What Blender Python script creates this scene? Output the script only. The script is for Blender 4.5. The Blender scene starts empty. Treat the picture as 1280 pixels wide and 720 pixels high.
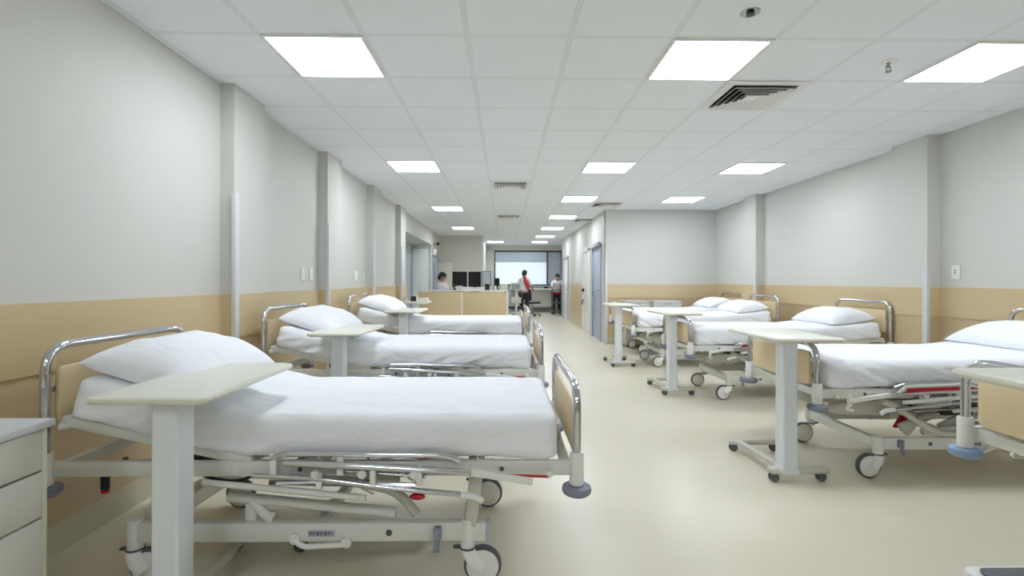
import bpy, bmesh, math, random
from math import sin, cos, pi, radians as R, sqrt, atan2
from mathutils import Vector, Matrix, noise, Euler

random.seed(4)
scene = bpy.context.scene
col = scene.collection
CAM_H = 1.25
CEIL = CAM_H + 1.418
TILE = 0.6

# ------------------------------------------------------------------ materials
def new_mat(name):
    m = bpy.data.materials.new(name); m.use_nodes = True
    nt = m.node_tree
    return m, nt, nt.nodes['Principled BSDF']

def srgb(r, g, b):
    f = lambda c: c / 12.92 if c <= 0.04045 else ((c + 0.055) / 1.055) ** 2.4
    return (f(r / 255), f(g / 255), f(b / 255), 1)

def mat(name, rgb, rough=0.5, metal=0.0, var=0.04, scale=6.0, bump=0.0, bscale=60.0, spec=0.5, stretch=None):
    m, nt, b = new_mat(name)
    c = srgb(*rgb)
    tc = nt.nodes.new('ShaderNodeTexCoord')
    src = tc.outputs['Object']
    if stretch:
        mp = nt.nodes.new('ShaderNodeMapping'); mp.inputs['Scale'].default_value = stretch
        nt.links.new(src, mp.inputs['Vector']); src = mp.outputs['Vector']
    n = nt.nodes.new('ShaderNodeTexNoise'); n.inputs['Scale'].default_value = scale; n.inputs['Detail'].default_value = 4
    nt.links.new(src, n.inputs['Vector'])
    mx = nt.nodes.new('ShaderNodeMix'); mx.data_type = 'RGBA'
    mx.inputs['A'].default_value = tuple(x * (1 - var) for x in c[:3]) + (1,)
    mx.inputs['B'].default_value = tuple(min(1, x * (1 + var)) for x in c[:3]) + (1,)
    nt.links.new(n.outputs['Fac'], mx.inputs['Factor'])
    nt.links.new(mx.outputs['Result'], b.inputs['Base Color'])
    b.inputs['Roughness'].default_value = rough
    b.inputs['Metallic'].default_value = metal
    b.inputs['Specular IOR Level'].default_value = spec
    if bump:
        n2 = nt.nodes.new('ShaderNodeTexNoise'); n2.inputs['Scale'].default_value = bscale; n2.inputs['Detail'].default_value = 3
        nt.links.new(src, n2.inputs['Vector'])
        bp = nt.nodes.new('ShaderNodeBump'); bp.inputs['Strength'].default_value = bump; bp.inputs['Distance'].default_value = 0.01
        nt.links.new(n2.outputs['Fac'], bp.inputs['Height']); nt.links.new(bp.outputs['Normal'], b.inputs['Normal'])
    return m

M = {}
M['wall'] = mat('wall_paint', (208, 208, 204), 0.6, var=0.012, scale=1.2, bump=0.05, bscale=160)
M['wall_white'] = mat('gloss_white_paint', (240, 246, 243), 0.4, var=0.01)
M['wall_grey'] = mat('grey_paint', (216, 215, 206), 0.6, var=0.015, scale=1.2)
M['wall_blue'] = mat('bluegrey_panel', (176, 184, 192), 0.5, var=0.02)
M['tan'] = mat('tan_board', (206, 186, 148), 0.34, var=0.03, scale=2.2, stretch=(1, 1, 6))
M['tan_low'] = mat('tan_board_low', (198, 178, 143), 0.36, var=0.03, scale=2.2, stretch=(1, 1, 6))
M['skirt'] = mat('skirting_vinyl', (204, 198, 178), 0.45, var=0.03)
M['guard'] = mat('corner_guard', (211, 212, 217), 0.4, var=0.02)
M['wood'] = mat('bed_panel_wood', (222, 203, 166), 0.36, var=0.05, scale=5, stretch=(1, 1, 7))
M['desk'] = mat('desk_laminate', (212, 192, 152), 0.4, var=0.03, scale=3, stretch=(1, 1, 5))
M['cream'] = mat('cream_laminate', (228, 229, 219), 0.32, var=0.015)
M['cream_edge'] = mat('cream_edging', (218, 217, 202), 0.35, var=0.02)
M['paint'] = mat('white_powder_coat', (222, 227, 233), 0.34, var=0.02)
M['bed'] = mat('bed_frame_paint', (221, 222, 217), 0.36, var=0.02)
M['paint2'] = mat('grey_powder_coat', (206, 205, 195), 0.36, var=0.03)
M['white'] = mat('white_plastic', (232, 232, 230), 0.35, var=0.01)
M['chrome'] = mat('chrome', (212, 214, 220), 0.09, metal=1.0, var=0.02)
M['steel'] = mat('dull_steel', (170, 170, 168), 0.25, metal=1.0, var=0.05)
M['tyre'] = mat('grey_tyre', (88, 90, 98), 0.6, var=0.08)
M['black'] = mat('black_plastic', (26, 26, 28), 0.4, var=0.1)
M['screen'] = mat('black_screen', (18, 20, 24), 0.12, var=0.05)
M['bumper'] = mat('bluegrey_rubber', (132, 138, 158), 0.5, var=0.06)
M['bluebump'] = mat('blue_rubber', (138, 164, 198), 0.5, var=0.06)
M['red'] = mat('red_plastic', (184, 30, 48), 0.4, var=0.06)
M['orange'] = mat('orange_red', (205, 70, 40), 0.45, var=0.05)
M['violet'] = mat('violet_label', (178, 180, 204), 0.5, var=0.05)
M['laminate_top'] = mat('bluegrey_top', (196, 199, 206), 0.35, var=0.02)
M['drawer'] = mat('offwhite_front', (214, 214, 206), 0.42, var=0.012)
M['door_blue'] = mat('blue_door', (168, 178, 198), 0.4, var=0.03, scale=3)
M['frame_grey'] = mat('bluegrey_frame', (160, 166, 178), 0.35, var=0.03)
M['dark_grey'] = mat('dark_grey_metal', (84, 88, 96), 0.4, var=0.08)
M['locker'] = mat('beige_locker', (206, 204, 188), 0.5, var=0.02)
M['green'] = mat('pale_green', (202, 212, 196), 0.5, var=0.03)
M['skin'] = mat('skin', (186, 138, 112), 0.5, var=0.05)
M['hair'] = mat('black_hair', (22, 18, 18), 0.5, var=0.2, scale=40)
M['shirt'] = mat('white_shirt', (232, 232, 234), 0.8, var=0.02)
M['trouser'] = mat('dark_trousers', (34, 34, 42), 0.8, var=0.1)
M['redcloth'] = mat('red_cloth', (190, 50, 70), 0.8, var=0.08)
M['shoe'] = mat('dark_shoes', (40, 38, 40), 0.5, var=0.1)

def sheet_mat():
    m, nt, b = new_mat('white_cotton_sheet')
    b.inputs['Base Color'].default_value = srgb(240, 243, 250)
    b.inputs['Roughness'].default_value = 0.85
    b.inputs['Specular IOR Level'].default_value = 0.25
    b.inputs['Sheen Weight'].default_value = 0.15
    tc = nt.nodes.new('ShaderNodeTexCoord')
    mp = nt.nodes.new('ShaderNodeMapping'); mp.inputs['Rotation'].default_value = (0.3, 0.2, 0.7); mp.inputs['Scale'].default_value = (2.2, 7, 5)
    nt.links.new(tc.outputs['Object'], mp.inputs['Vector'])
    n = nt.nodes.new('ShaderNodeTexNoise'); n.inputs['Scale'].default_value = 1.3; n.inputs['Detail'].default_value = 3; n.inputs['Distortion'].default_value = 0.6
    nt.links.new(mp.outputs['Vector'], n.inputs['Vector'])
    w = nt.nodes.new('ShaderNodeTexNoise'); w.inputs['Scale'].default_value = 300
    nt.links.new(tc.outputs['Object'], w.inputs['Vector'])
    b1 = nt.nodes.new('ShaderNodeBump'); b1.inputs['Strength'].default_value = 0.5; b1.inputs['Distance'].default_value = 0.03
    nt.links.new(n.outputs['Fac'], b1.inputs['Height'])
    b2 = nt.nodes.new('ShaderNodeBump'); b2.inputs['Strength'].default_value = 0.08; b2.inputs['Distance'].default_value = 0.003
    nt.links.new(w.outputs['Fac'], b2.inputs['Height']); nt.links.new(b1.outputs['Normal'], b2.inputs['Normal'])
    nt.links.new(b2.outputs['Normal'], b.inputs['Normal'])
    return m
M['sheet'] = sheet_mat()

def floor_mat():
    m, nt, b = new_mat('beige_linoleum')
    tc = nt.nodes.new('ShaderNodeTexCoord')
    n = nt.nodes.new('ShaderNodeTexNoise'); n.inputs['Scale'].default_value = 0.9; n.inputs['Detail'].default_value = 5
    f = nt.nodes.new('ShaderNodeTexNoise'); f.inputs['Scale'].default_value = 90; f.inputs['Detail'].default_value = 3
    for x in (n, f): nt.links.new(tc.outputs['Object'], x.inputs['Vector'])
    ad = nt.nodes.new('ShaderNodeMath'); ad.operation = 'MULTIPLY_ADD'; ad.inputs[1].default_value = 0.35
    nt.links.new(f.outputs['Fac'], ad.inputs[0]); nt.links.new(n.outputs['Fac'], ad.inputs[2])
    r = nt.nodes.new('ShaderNodeValToRGB')
    r.color_ramp.elements[0].position = 0.3; r.color_ramp.elements[0].color = srgb(214, 208, 190)
    r.color_ramp.elements[1].position = 0.95; r.color_ramp.elements[1].color = srgb(222, 216, 200)
    nt.links.new(ad.outputs[0], r.inputs['Fac']); nt.links.new(r.outputs['Color'], b.inputs['Base Color'])
    b.inputs['Roughness'].default_value = 0.3
    b.inputs['Specular IOR Level'].default_value = 0.42
    bp = nt.nodes.new('ShaderNodeBump'); bp.inputs['Strength'].default_value = 0.03; bp.inputs['Distance'].default_value = 0.01
    nt.links.new(n.outputs['Fac'], bp.inputs['Height']); nt.links.new(bp.outputs['Normal'], b.inputs['Normal'])
    return m
M['floor'] = floor_mat()

GX0, GY0 = -2.3654 * TILE, 4.7991 * TILE          # ceiling grid origin
def ceiling_mat():
    m, nt, b = new_mat('ceiling_tiles')
    tc = nt.nodes.new('ShaderNodeTexCoord')
    sp = nt.nodes.new('ShaderNodeSeparateXYZ'); nt.links.new(tc.outputs['Object'], sp.inputs[0])
    def line(out, off):
        a = nt.nodes.new('ShaderNodeMath'); a.operation = 'SUBTRACT'; a.inputs[1].default_value = off
        nt.links.new(out, a.inputs[0])
        p = nt.nodes.new('ShaderNodeMath'); p.operation = 'PINGPONG'; p.inputs[1].default_value = TILE / 2
        nt.links.new(a.outputs[0], p.inputs[0])
        l = nt.nodes.new('ShaderNodeMath'); l.operation = 'LESS_THAN'; l.inputs[1].default_value = 0.011
        nt.links.new(p.outputs[0], l.inputs[0])
        e = nt.nodes.new('ShaderNodeMath'); e.operation = 'LESS_THAN'; e.inputs[1].default_value = 0.016
        nt.links.new(p.outputs[0], e.inputs[0])
        return l.outputs[0], e.outputs[0]
    lx, ex = line(sp.outputs['X'], GX0); ly, ey = line(sp.outputs['Y'], GY0)
    mxn = nt.nodes.new('ShaderNodeMath'); mxn.operation = 'MAXIMUM'
    nt.links.new(lx, mxn.inputs[0]); nt.links.new(ly, mxn.inputs[1])
    mxe = nt.nodes.new('ShaderNodeMath'); mxe.operation = 'MAXIMUM'
    nt.links.new(ex, mxe.inputs[0]); nt.links.new(ey, mxe.inputs[1])
    n = nt.nodes.new('ShaderNodeTexNoise'); n.inputs['Scale'].default_value = 120; n.inputs['Detail'].default_value = 2
    nt.links.new(tc.outputs['Object'], n.inputs['Vector'])
    base = nt.nodes.new('ShaderNodeMix'); base.data_type = 'RGBA'
    base.inputs['A'].default_value = srgb(236, 241, 246); base.inputs['B'].default_value = srgb(241, 246, 250)
    nt.links.new(n.outputs['Fac'], base.inputs['Factor'])
    c1 = nt.nodes.new('ShaderNodeMix'); c1.data_type = 'RGBA'; c1.inputs['B'].default_value = srgb(224, 228, 231)
    nt.links.new(base.outputs['Result'], c1.inputs['A']); nt.links.new(mxe.outputs[0], c1.inputs['Factor'])
    c2 = nt.nodes.new('ShaderNodeMix'); c2.data_type = 'RGBA'; c2.inputs['B'].default_value = srgb(232, 236, 240)
    nt.links.new(c1.outputs['Result'], c2.inputs['A']); nt.links.new(mxn.outputs[0], c2.inputs['Factor'])
    nt.links.new(c2.outputs['Result'], b.inputs['Base Color'])
    b.inputs['Roughness'].default_value = 0.8
    bp = nt.nodes.new('ShaderNodeBump'); bp.inputs['Strength'].default_value = 0.25; bp.inputs['Distance'].default_value = 0.004
    nt.links.new(mxe.outputs[0], bp.inputs['Height']); nt.links.new(bp.outputs['Normal'], b.inputs['Normal'])
    return m
M['ceiling'] = ceiling_mat()

def emit_mat(name, rgb, s):
    m, nt, b = new_mat(name)
    b.inputs['Base Color'].default_value = rgb + (1,)
    b.inputs['Emission Color'].default_value = rgb + (1,)
    b.inputs['Emission Strength'].default_value = s
    b.inputs['Roughness'].default_value = 0.5
    return m
LIGHT = 19.4
M['lamp'] = emit_mat('lit_diffuser', (0.90, 0.95, 1.0), LIGHT)

def glass_mat():
    m, nt, b = new_mat('window_glass')
    b.inputs['Base Color'].default_value = (0.95, 0.98, 1, 1)
    b.inputs['Roughness'].default_value = 0.02
    b.inputs['IOR'].default_value = 1.45
    b.inputs['Transmission Weight'].default_value = 1.0
    return m
M['glass'] = glass_mat()
M['dim_tone'] = mat('window_dim_tone', (206, 220, 236), 0.12, var=0.02)
def frost_mat():
    m, nt, b = new_mat('frosted_film')
    b.inputs['Base Color'].default_value = (0.86, 0.93, 1.0, 1)
    b.inputs['Roughness'].default_value = 0.08
    b.inputs['Emission Color'].default_value = (0.80, 0.91, 1.0, 1)      # window daylight, given as a glow of the pane itself
    b.inputs['Emission Strength'].default_value = 0.42
    return m
M['frost'] = frost_mat()

# ------------------------------------------------------------------ mesh builder
class MB:
    def __init__(self): self.v = []; self.f = []
    def add(self, vs, fs, mtx=None):
        o = len(self.v)
        self.v += [tuple(mtx @ Vector(p)) if mtx else tuple(p) for p in vs]
        self.f += [tuple(i + o for i in f) for f in fs]
        return self
    def box(self, c, s, bev=0.0, rot=None, seg=2):
        bm = bmesh.new(); bmesh.ops.create_cube(bm, size=1)
        for v in bm.verts: v.co = Vector((v.co.x * s[0], v.co.y * s[1], v.co.z * s[2]))
        if bev: bmesh.ops.bevel(bm, geom=bm.edges[:], offset=min(bev, min(s) * 0.49), segments=seg, affect='EDGES', profile=0.5)
        bm.verts.index_update()
        mt = Matrix.Translation(Vector(c)) @ (Euler(rot).to_matrix().to_4x4() if rot else Matrix())
        self.add([v.co[:] for v in bm.verts], [[v.index for v in f.verts] for f in bm.faces], mt)
        bm.free(); return self
    def box2(self, a, b, bev=0.0, seg=2):
        return self.box([(a[i] + b[i]) / 2 for i in range(3)], [abs(b[i] - a[i]) for i in range(3)], bev, seg=seg)
    def lathe(self, prof, c=(0, 0, 0), axis='Z', n=20):
        vs = []; fs = []
        for (r, h) in prof:
            for k in range(n):
                a = 2 * pi * k / n; p = (r * cos(a), r * sin(a), h)
                if axis == 'X': p = (p[2], p[0], p[1])
                if axis == 'Y': p = (p[1], p[2], p[0])
                vs.append((p[0] + c[0], p[1] + c[1], p[2] + c[2]))
        m = len(prof)
        for i in range(m - 1):
            for k in range(n):
                fs.append((i * n + k, i * n + (k + 1) % n, (i + 1) * n + (k + 1) % n, (i + 1) * n + k))
        fs.append(tuple(range(n - 1, -1, -1))); fs.append(tuple((m - 1) * n + k for k in range(n)))
        return self.add(vs, fs)
    def cyl(self, c, r, h, axis='Z', n=20, bev=0.0):
        b = min(bev, r * .9, h * .45)
        pr = [(r - b, -h / 2), (r, -h / 2 + b), (r, h / 2 - b), (r - b, h / 2)] if b else [(r, -h / 2), (r, h / 2)]
        return self.lathe(pr, c, axis, n)
    def sphere(self, c, s, n=16, m=10):
        pr = []
        vs = []; fs = []
        for i in range(m + 1):
            t = pi * i / m
            for k in range(n):
                a = 2 * pi * k / n
                vs.append((c[0] + s[0] * sin(t) * cos(a), c[1] + s[1] * sin(t) * sin(a), c[2] - s[2] * cos(t)))
        for i in range(m):
            for k in range(n):
                fs.append((i * n + k, i * n + (k + 1) % n, (i + 1) * n + (k + 1) % n, (i + 1) * n + k))
        return self.add(vs, fs)
    def tube(self, pts, r, fillet=0.0, n=10, closed=False, flat=1.0):
        P = [Vector(p) for p in pts]
        if fillet and len(P) > 2:
            Q = [] if closed else [P[0]]
            rng = range(len(P)) if closed else range(1, len(P) - 1)
            for i in rng:
                a, b, c = P[i - 1], P[i], P[(i + 1) % len(P)]
                d1 = (a - b); d2 = (c - b)
                k = min(fillet, d1.length * .48, d2.length * .48)
                p1 = b + d1.normalized() * k; p2 = b + d2.normalized() * k
                for t in range(7):
                    u = t / 6; Q.append(p1 * (1 - u) ** 2 + b * 2 * u * (1 - u) + p2 * u * u)
            if not closed: Q.append(P[-1])
            P = Q
        vs = []; fs = []; N = len(P)
        T = []
        for i in range(N):
            if closed: d = P[(i + 1) % N] - P[i - 1]
            else: d = P[min(i + 1, N - 1)] - P[max(i - 1, 0)]
            T.append(d.normalized())
        up = Vector((0, 0, 1)) if abs(T[0].z) < .9 else Vector((0, 1, 0))
        x = T[0].cross(up).normalized()
        for i in range(N):
            x = (x - T[i] * x.dot(T[i])).normalized(); y = T[i].cross(x)
            rr = r[i] if isinstance(r, (list, tuple)) else r
            for k in range(n):
                a = 2 * pi * k / n
                vs.append(P[i] + x * (rr * cos(a)) + y * (rr * flat * sin(a)))
        for i in range(N if closed else N - 1):
            j = (i + 1) % N
            for k in range(n): fs.append((i * n + k, i * n + (k + 1) % n, j * n + (k + 1) % n, j * n + k))
        if not closed:
            fs.append(tuple(range(n - 1, -1, -1))); fs.append(tuple((N - 1) * n + k for k in range(n)))
        return self.add(vs, fs)
    def bar(self, a, b, w, h, bev=0.004):
        a = Vector(a); b = Vector(b); d = b - a
        q = d.to_track_quat('X', 'Z').to_matrix().to_4x4()
        bm = bmesh.new(); bmesh.ops.create_cube(bm, size=1)
        for v in bm.verts: v.co = Vector((v.co.x * d.length, v.co.y * w, v.co.z * h))
        if bev: bmesh.ops.bevel(bm, geom=bm.edges[:], offset=min(bev, w * .4, h * .4), segments=2, affect='EDGES', profile=.5)
        bm.verts.index_update()
        self.add([v.co[:] for v in bm.verts], [[v.index for v in f.verts] for f in bm.faces], Matrix.Translation((a + b) / 2) @ q)
        bm.free(); return self
    def prism(self, outline, z0, z1, bev=0.0):
        bm = bmesh.new()
        vs = [bm.verts.new((p[0], p[1], z0)) for p in outline]
        f = bm.faces.new(vs)
        r = bmesh.ops.extrude_face_region(bm, geom=[f])
        for e in r['geom']:
            if isinstance(e, bmesh.types.BMVert): e.co.z = z1
        bmesh.ops.recalc_face_normals(bm, faces=bm.faces[:])
        if bev:
            ed = [e for e in bm.edges if abs(e.verts[0].co.z - e.verts[1].co.z) < 1e-6]
            bmesh.ops.bevel(bm, geom=ed, offset=bev, segments=2, affect='EDGES', profile=.5)
        bm.verts.index_update()
        self.add([v.co[:] for v in bm.verts], [[v.index for v in f.verts] for f in bm.faces]); bm.free(); return self
    def build(self, name, m, parent=None, smooth=True, angle=40, fixn=True):
        me = bpy.data.meshes.new(name)
        me.from_pydata([tuple(p) for p in self.v], [], self.f)
        if fixn:
            bm = bmesh.new(); bm.from_mesh(me)
            bmesh.ops.recalc_face_normals(bm, faces=bm.faces[:]); bm.to_mesh(me); bm.free()
        me.materials.append(m)
        if smooth:
            for p in me.polygons: p.use_smooth = True
            me.set_sharp_from_angle(angle=R(angle))
        o = bpy.data.objects.new(name, me); col.objects.link(o)
        if parent: o.parent = parent
        return o

def tag(o, label=None, cat=None, group=None, kind=None):
    if label: o['label'] = label
    if cat: o['category'] = cat
    if group: o['group'] = group
    if kind: o['kind'] = kind
    return o
def thing(name, label, cat, loc=(0, 0, 0), rz=0.0, group=None):
    o = bpy.data.objects.new(name, None); col.objects.link(o)
    o.location = loc; o.rotation_euler = (0, 0, rz); o.empty_display_size = 0.2
    return tag(o, label, cat, group)
def copy_tree(o, parent=None):
    c = o.copy(); col.objects.link(c)
    if parent: c.parent = parent
    for ch in list(o.children): copy_tree(ch, c)
    return c
def struct(name, mb, m, parent=None, **k):
    o = mb.build(name, m, parent, **k)
    if not parent: o['kind'] = 'structure'
    return o
def rounded_rect(x0, y0, x1, y1, r, n=6):
    out = []
    for cx, cy, a0 in ((x1 - r, y1 - r, 0), (x0 + r, y1 - r, 90), (x0 + r, y0 + r, 180), (x1 - r, y0 + r, 270)):
        for k in range(n + 1):
            a = R(a0 + 90 * k / n); out.append((cx + r * cos(a), cy + r * sin(a)))
    return out

# ------------------------------------------------------------------ room shell
XL, XR, XC = -2.05, 4.20, 2.00       # left wall, right wall, corridor right wall
YB, YF = 9.84, 20.0                  # wall behind the right-hand beds, far window wall
YN = -6.6                            # wall behind the camera

def offset_line(P, d):
    """inward offset (to the left of the travel direction) of an open plan polyline"""
    out = []
    n = len(P)
    for i in range(n):
        def nrm(a, b):
            dx, dy = b[0] - a[0], b[1] - a[1]; l = sqrt(dx * dx + dy * dy); return (-dy / l, dx / l)
        if i == 0: nx, ny = nrm(P[0], P[1]); out.append((P[0][0] + nx * d, P[0][1] + ny * d)); continue
        if i == n - 1: nx, ny = nrm(P[-2], P[-1]); out.append((P[-1][0] + nx * d, P[-1][1] + ny * d)); continue
        a = nrm(P[i - 1], P[i]); b = nrm(P[i], P[i + 1])
        k = 1 + a[0] * b[0] + a[1] * b[1]
        out.append((P[i][0] + (a[0] + b[0]) * d / k, P[i][1] + (a[1] + b[1]) * d / k))
    return out
def strip(P, inner, outer, z0, z1):
    """solid strip following a plan polyline, from offset outer to offset inner"""
    A = offset_line(P, inner); B = offset_line(P, outer); mb = MB(); n = len(P)
    vs = [(x, y, z0) for x, y in A] + [(x, y, z1) for x, y in A] + [(x, y, z0) for x, y in B] + [(x, y, z1) for x, y in B]
    fs = []
    for i in range(n - 1):
        fs += [(i, i + 1, n + i + 1, n + i), (2 * n + i, 3 * n + i, 3 * n + i + 1, 2 * n + i + 1),
               (n + i, n + i + 1, 3 * n + i + 1, 3 * n + i), (i, 2 * n + i, 2 * n + i + 1, i + 1)]
    for e in (0, n - 1): fs.append((e, n + e, 3 * n + e, 2 * n + e))
    return mb.add(vs, fs)

struct('floor', MB().box2((-3.2, YN - .2, -.1), (6.0, YF + .2, 0)), M['floor'], smooth=False)
struct('ceiling', MB().box2((-3.2, YN - .2, CEIL), (6.0, YF + .2, CEIL + .1)), M['ceiling'], smooth=False)

# left wall (travel direction chosen so that "inward" is +X): from far to near
cols_l = [(3.61, 4.07), (5.50, 5.95), (7.42, 7.86), (9.36, 9.80)]
PL = [(XL, 9.95)]
for a, b in reversed(cols_l): PL += [(XL, b), (XL + .10, b), (XL + .10, a), (XL, a)]
PL += [(XL, YN)]
struct('wall_left', strip(PL, 0, -.16 - .10, 0, CEIL), M['wall'], smooth=False)
struct('baseboard_left', strip(PL, .010, -.02, 0, .14), M['skirt'], smooth=False)
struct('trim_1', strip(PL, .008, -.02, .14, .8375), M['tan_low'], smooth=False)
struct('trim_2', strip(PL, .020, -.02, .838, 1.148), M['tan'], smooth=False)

# right wall: near to far, then the wall behind the beds
cols_r = [(4.73, 5.17), (8.00, 8.40)]
PR = [(XR, YN)]
for a, b in cols_r: PR += [(XR, a), (XR - .13, a), (XR - .13, b), (XR, b)]
PR += [(XR, YB)]
struct('wall_right', strip(PR, 0, -.16, 0, CEIL), M['wall'], smooth=False)
struct('baseboard_right', strip(PR, .010, -.02, 0, .14), M['skirt'], smooth=False)
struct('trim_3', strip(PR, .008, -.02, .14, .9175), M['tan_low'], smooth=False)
struct('trim_4', strip(PR, .018, -.02, .918, 1.195), M['tan'], smooth=False)
PB = [(XR + .16, YB), (XC, YB)]
struct('wall_back', strip(PB, 0, -.16, 0, CEIL), M['wall'], smooth=False)
struct('baseboard_back', strip(PB, .010, -.02, 0, .14), M['skirt'], smooth=False)
struct('trim_5', strip(PB, .008, -.02, .14, .9175), M['tan_low'], smooth=False)
struct('trim_6', strip(PB, .018, -.02, .918, 1.185), M['tan'], smooth=False)
# corridor right wall, with openings for its doors
PC = [(XC, YB), (XC, 17.3)]
D1, D2, D3 = (10.22, 11.26), (11.72, 12.62), (15.55, 16.95)
def corridor():
    mb = MB(); y = YB + .001
    for a, b in (D1, D2, D3):
        mb.box2((XC, y, 0), (XC + .16, a, CEIL)); mb.box2((XC, a, 2.02), (XC + .16, b, CEIL)); y = b
    return mb.box2((XC, y, 0), (XC + .16, 17.3, CEIL))
struct('wall_corridor', corridor(), M['wall'], smooth=False)
struct('trim_7', MB().box2((XC - .018, 12.74, .14), (XC + .01, 15.0, 1.185)), M['tan'], smooth=False)
struct('baseboard_corridor', MB().box2((XC - .01, 12.74, 0), (XC + .01, 15.4, .14)), M['skirt'], smooth=False)
# corner guards on the pilasters and on the corridor corner
gi = 8
for a, b in cols_l:
    for y in (a,):
        s = -1 if y == a else 1
        g = MB().box2((XL + .10, y - .004 * s, .14), (XL + .1235, y - .030 * s, 1.88), .002)
        g.box2((XL + .092, y + .0235 * s, .14), (XL + .1235, y - .004 * s, 1.88), .002)
        struct('trim_%d' % gi, g, M['guard']); gi += 1
for a, b in cols_r:
    for y in (a,):
        s = -1 if y == a else 1
        g = MB().box2((XR - .13, y - .004 * s, .14), (XR - .1525, y - .030 * s, 1.36), .002)
        g.box2((XR - .120, y + .0225 * s, .14), (XR - .1525, y - .004 * s, 1.36), .002)
        struct('trim_%d' % gi, g, M['guard']); gi += 1
g = MB().box2((XC - .006, YB - .024, .0), (XC + .04, YB + .002, 1.6), .002).box2((XC - .006, YB - .02, 0), (XC + .002, YB + .04, 1.6), .002)
struct('trim_%d' % gi, g, M['guard']); gi += 1
# wall behind the camera
struct('wall_near', MB().box2((XL - .2, YN - .16, 0), (XR + .2, YN, CEIL)), M['wall'], smooth=False)
# alcove beyond the left wall
struct('wall_alcove', MB().box2((-2.75, 9.95, 0), (-2.60, 13.95, CEIL)), M['wall_blue'], smooth=False)
struct('wall_alcove_near', MB().box2((-2.60, 9.80, 0), (-2.32, 9.95, CEIL)), M['wall_blue'], smooth=False)
struct('wall_alcove_header', MB().box2((-2.6, 9.95, 2.26), (XL, 13.9, CEIL)), M['wall'], smooth=False)
struct('wall_alcove_end', MB().box2((-2.6, 13.9, 0), (XL, 14.05, CEIL)), M['wall_grey'], smooth=False)
struct('wall_left_far', MB().box2((XL - .16, 14.05, 0), (XL, 15.7, CEIL)), M['wall'], smooth=False)
# grey block behind the reception and the far window wall
struct('wall_reception', MB().box2((XL - .16, 15.7, 0), (-.745, YF, CEIL)), M['wall_grey'], smooth=False)
struct('wall_reception_side', MB().box2((-.745, 15.69, 0), (-.73, YF, CEIL)), M['wall'], smooth=False)
WX0, WX1, WZ0, WZ1 = -.42, 2.32, 1.06, 2.47
fw = MB().box2((-.73, YF, 0), (WX0, YF + .15, CEIL)).box2((WX1, YF, 0), (3.7, YF + .15, CEIL))
fw.box2((WX0, YF, 0), (WX1, YF + .15, WZ0)).box2((WX0, YF, WZ1), (WX1, YF + .15, CEIL))
struct('wall_far', fw, M['wall_grey'], smooth=False)
struct('wall_far_right', MB().box2((3.55, 17.14, 0), (3.7, YF, CEIL)), M['wall'], smooth=False)
struct('wall_far_return', MB().box2((XC + .16, 17.14, 0), (3.55, 17.3, CEIL)), M['wall'], smooth=False)

# doors
def door(n, y0, y1, leaf_m, frame_m, handle='lever'):
    root = bpy.data.objects.new('door_%d' % n, None); col.objects.link(root); root['kind'] = 'structure'
    root.location = (XC, (y0 + y1) / 2, 0); h = (y1 - y0) / 2
    f = MB().box2((-.03, -h, 0), (.10, -h + .06, 2.02), .004).box2((-.03, h - .06, 0), (.10, h, 2.02), .004).box2((-.03, -h, 1.96), (.10, h, 2.04), .004)
    f.build('door_frame', frame_m, root)
    lf = MB().box2((.0, -h + .062, .008), (.045, h - .062, 1.957), .003).build('door_leaf', leaf_m, root)
    return root, h, lf
r, h, lf = door(1, *D1, M['door_blue'], M['frame_grey'])
MB().box2((-.075, -h - .02, 1.97), (-.031, h + .02, 2.06), .006).build('door_header', M['frame_grey'], r)
MB().box2((-.006, -h + .10, .95), (0, -h + .15, 1.12), .002).tube([(-.003, -h + .125, 1.06), (-.05, -h + .125, 1.06), (-.05, -h + .25, 1.06)], .009, .02).build('door_handle', M['steel'], lf)
MB().box2((-.012, h - .068, .9), (-.002, h - .05, 1.02), .002).build('hinge', M['dark_grey'], r)
r, h, lf = door(2, *D2, M['white'], M['white'])
MB().cyl((-.03, h - .12, 1.02), .04, .06, 'X', 16, .008).build('door_handle', M['black'], lf)
MB().tube([(-.005, h - .13, .78), (-.05, h - .13, .74), (-.05, h - .16, .66)], .014, .02).build('door_pull', M['black'], lf)
r, h, lf = door(3, *D3, M['white'], M['frame_grey'])
MB().tube([(-.003, -h + .125, 1.0), (-.05, -h + .125, 1.0), (-.05, -h + .25, 1.0)], .012, .02).build('door_handle', M['steel'], lf)
# door at the end of the alcove, and the door on the left beyond it
r = bpy.data.objects.new('door_4', None); col.objects.link(r); r['kind'] = 'structure'; r.location = (-2.33, 13.9, 0)
MB().box2((-.26, -.02, 0), (-.215, .0, 2.19), .003).box2((.215, -.02, 0), (.262, 0, 2.19), .003).box2((-.26, -.02, 2.14), (.262, 0, 2.19), .003).build('door_frame', M['wall'], r)
MB().box2((-.213, -.012, .01), (.213, -.001, 2.138), .002).build('door_leaf', M['wall_white'], r)
r = bpy.data.objects.new('door_5', None); col.objects.link(r); r['kind'] = 'structure'; r.location = (XL, 14.62, 0)
MB().box2((0, -.5, 0), (.03, -.43, 2.0), .003).box2((0, .43, 0), (.03, .5, 2.0), .003).box2((0, -.5, 1.93), (.03, .5, 2.0), .003).build('door_frame', M['frame_grey'], r)
lf = MB().box2((.001, -.428, .01), (.018, .428, 1.928), .002).build('door_leaf', M['door_blue'], r)
MB().box2((.018, -.36, .7), (.03, -.30, 1.75), .003).build('vision_strip', M['dark_grey'], lf)

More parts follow.
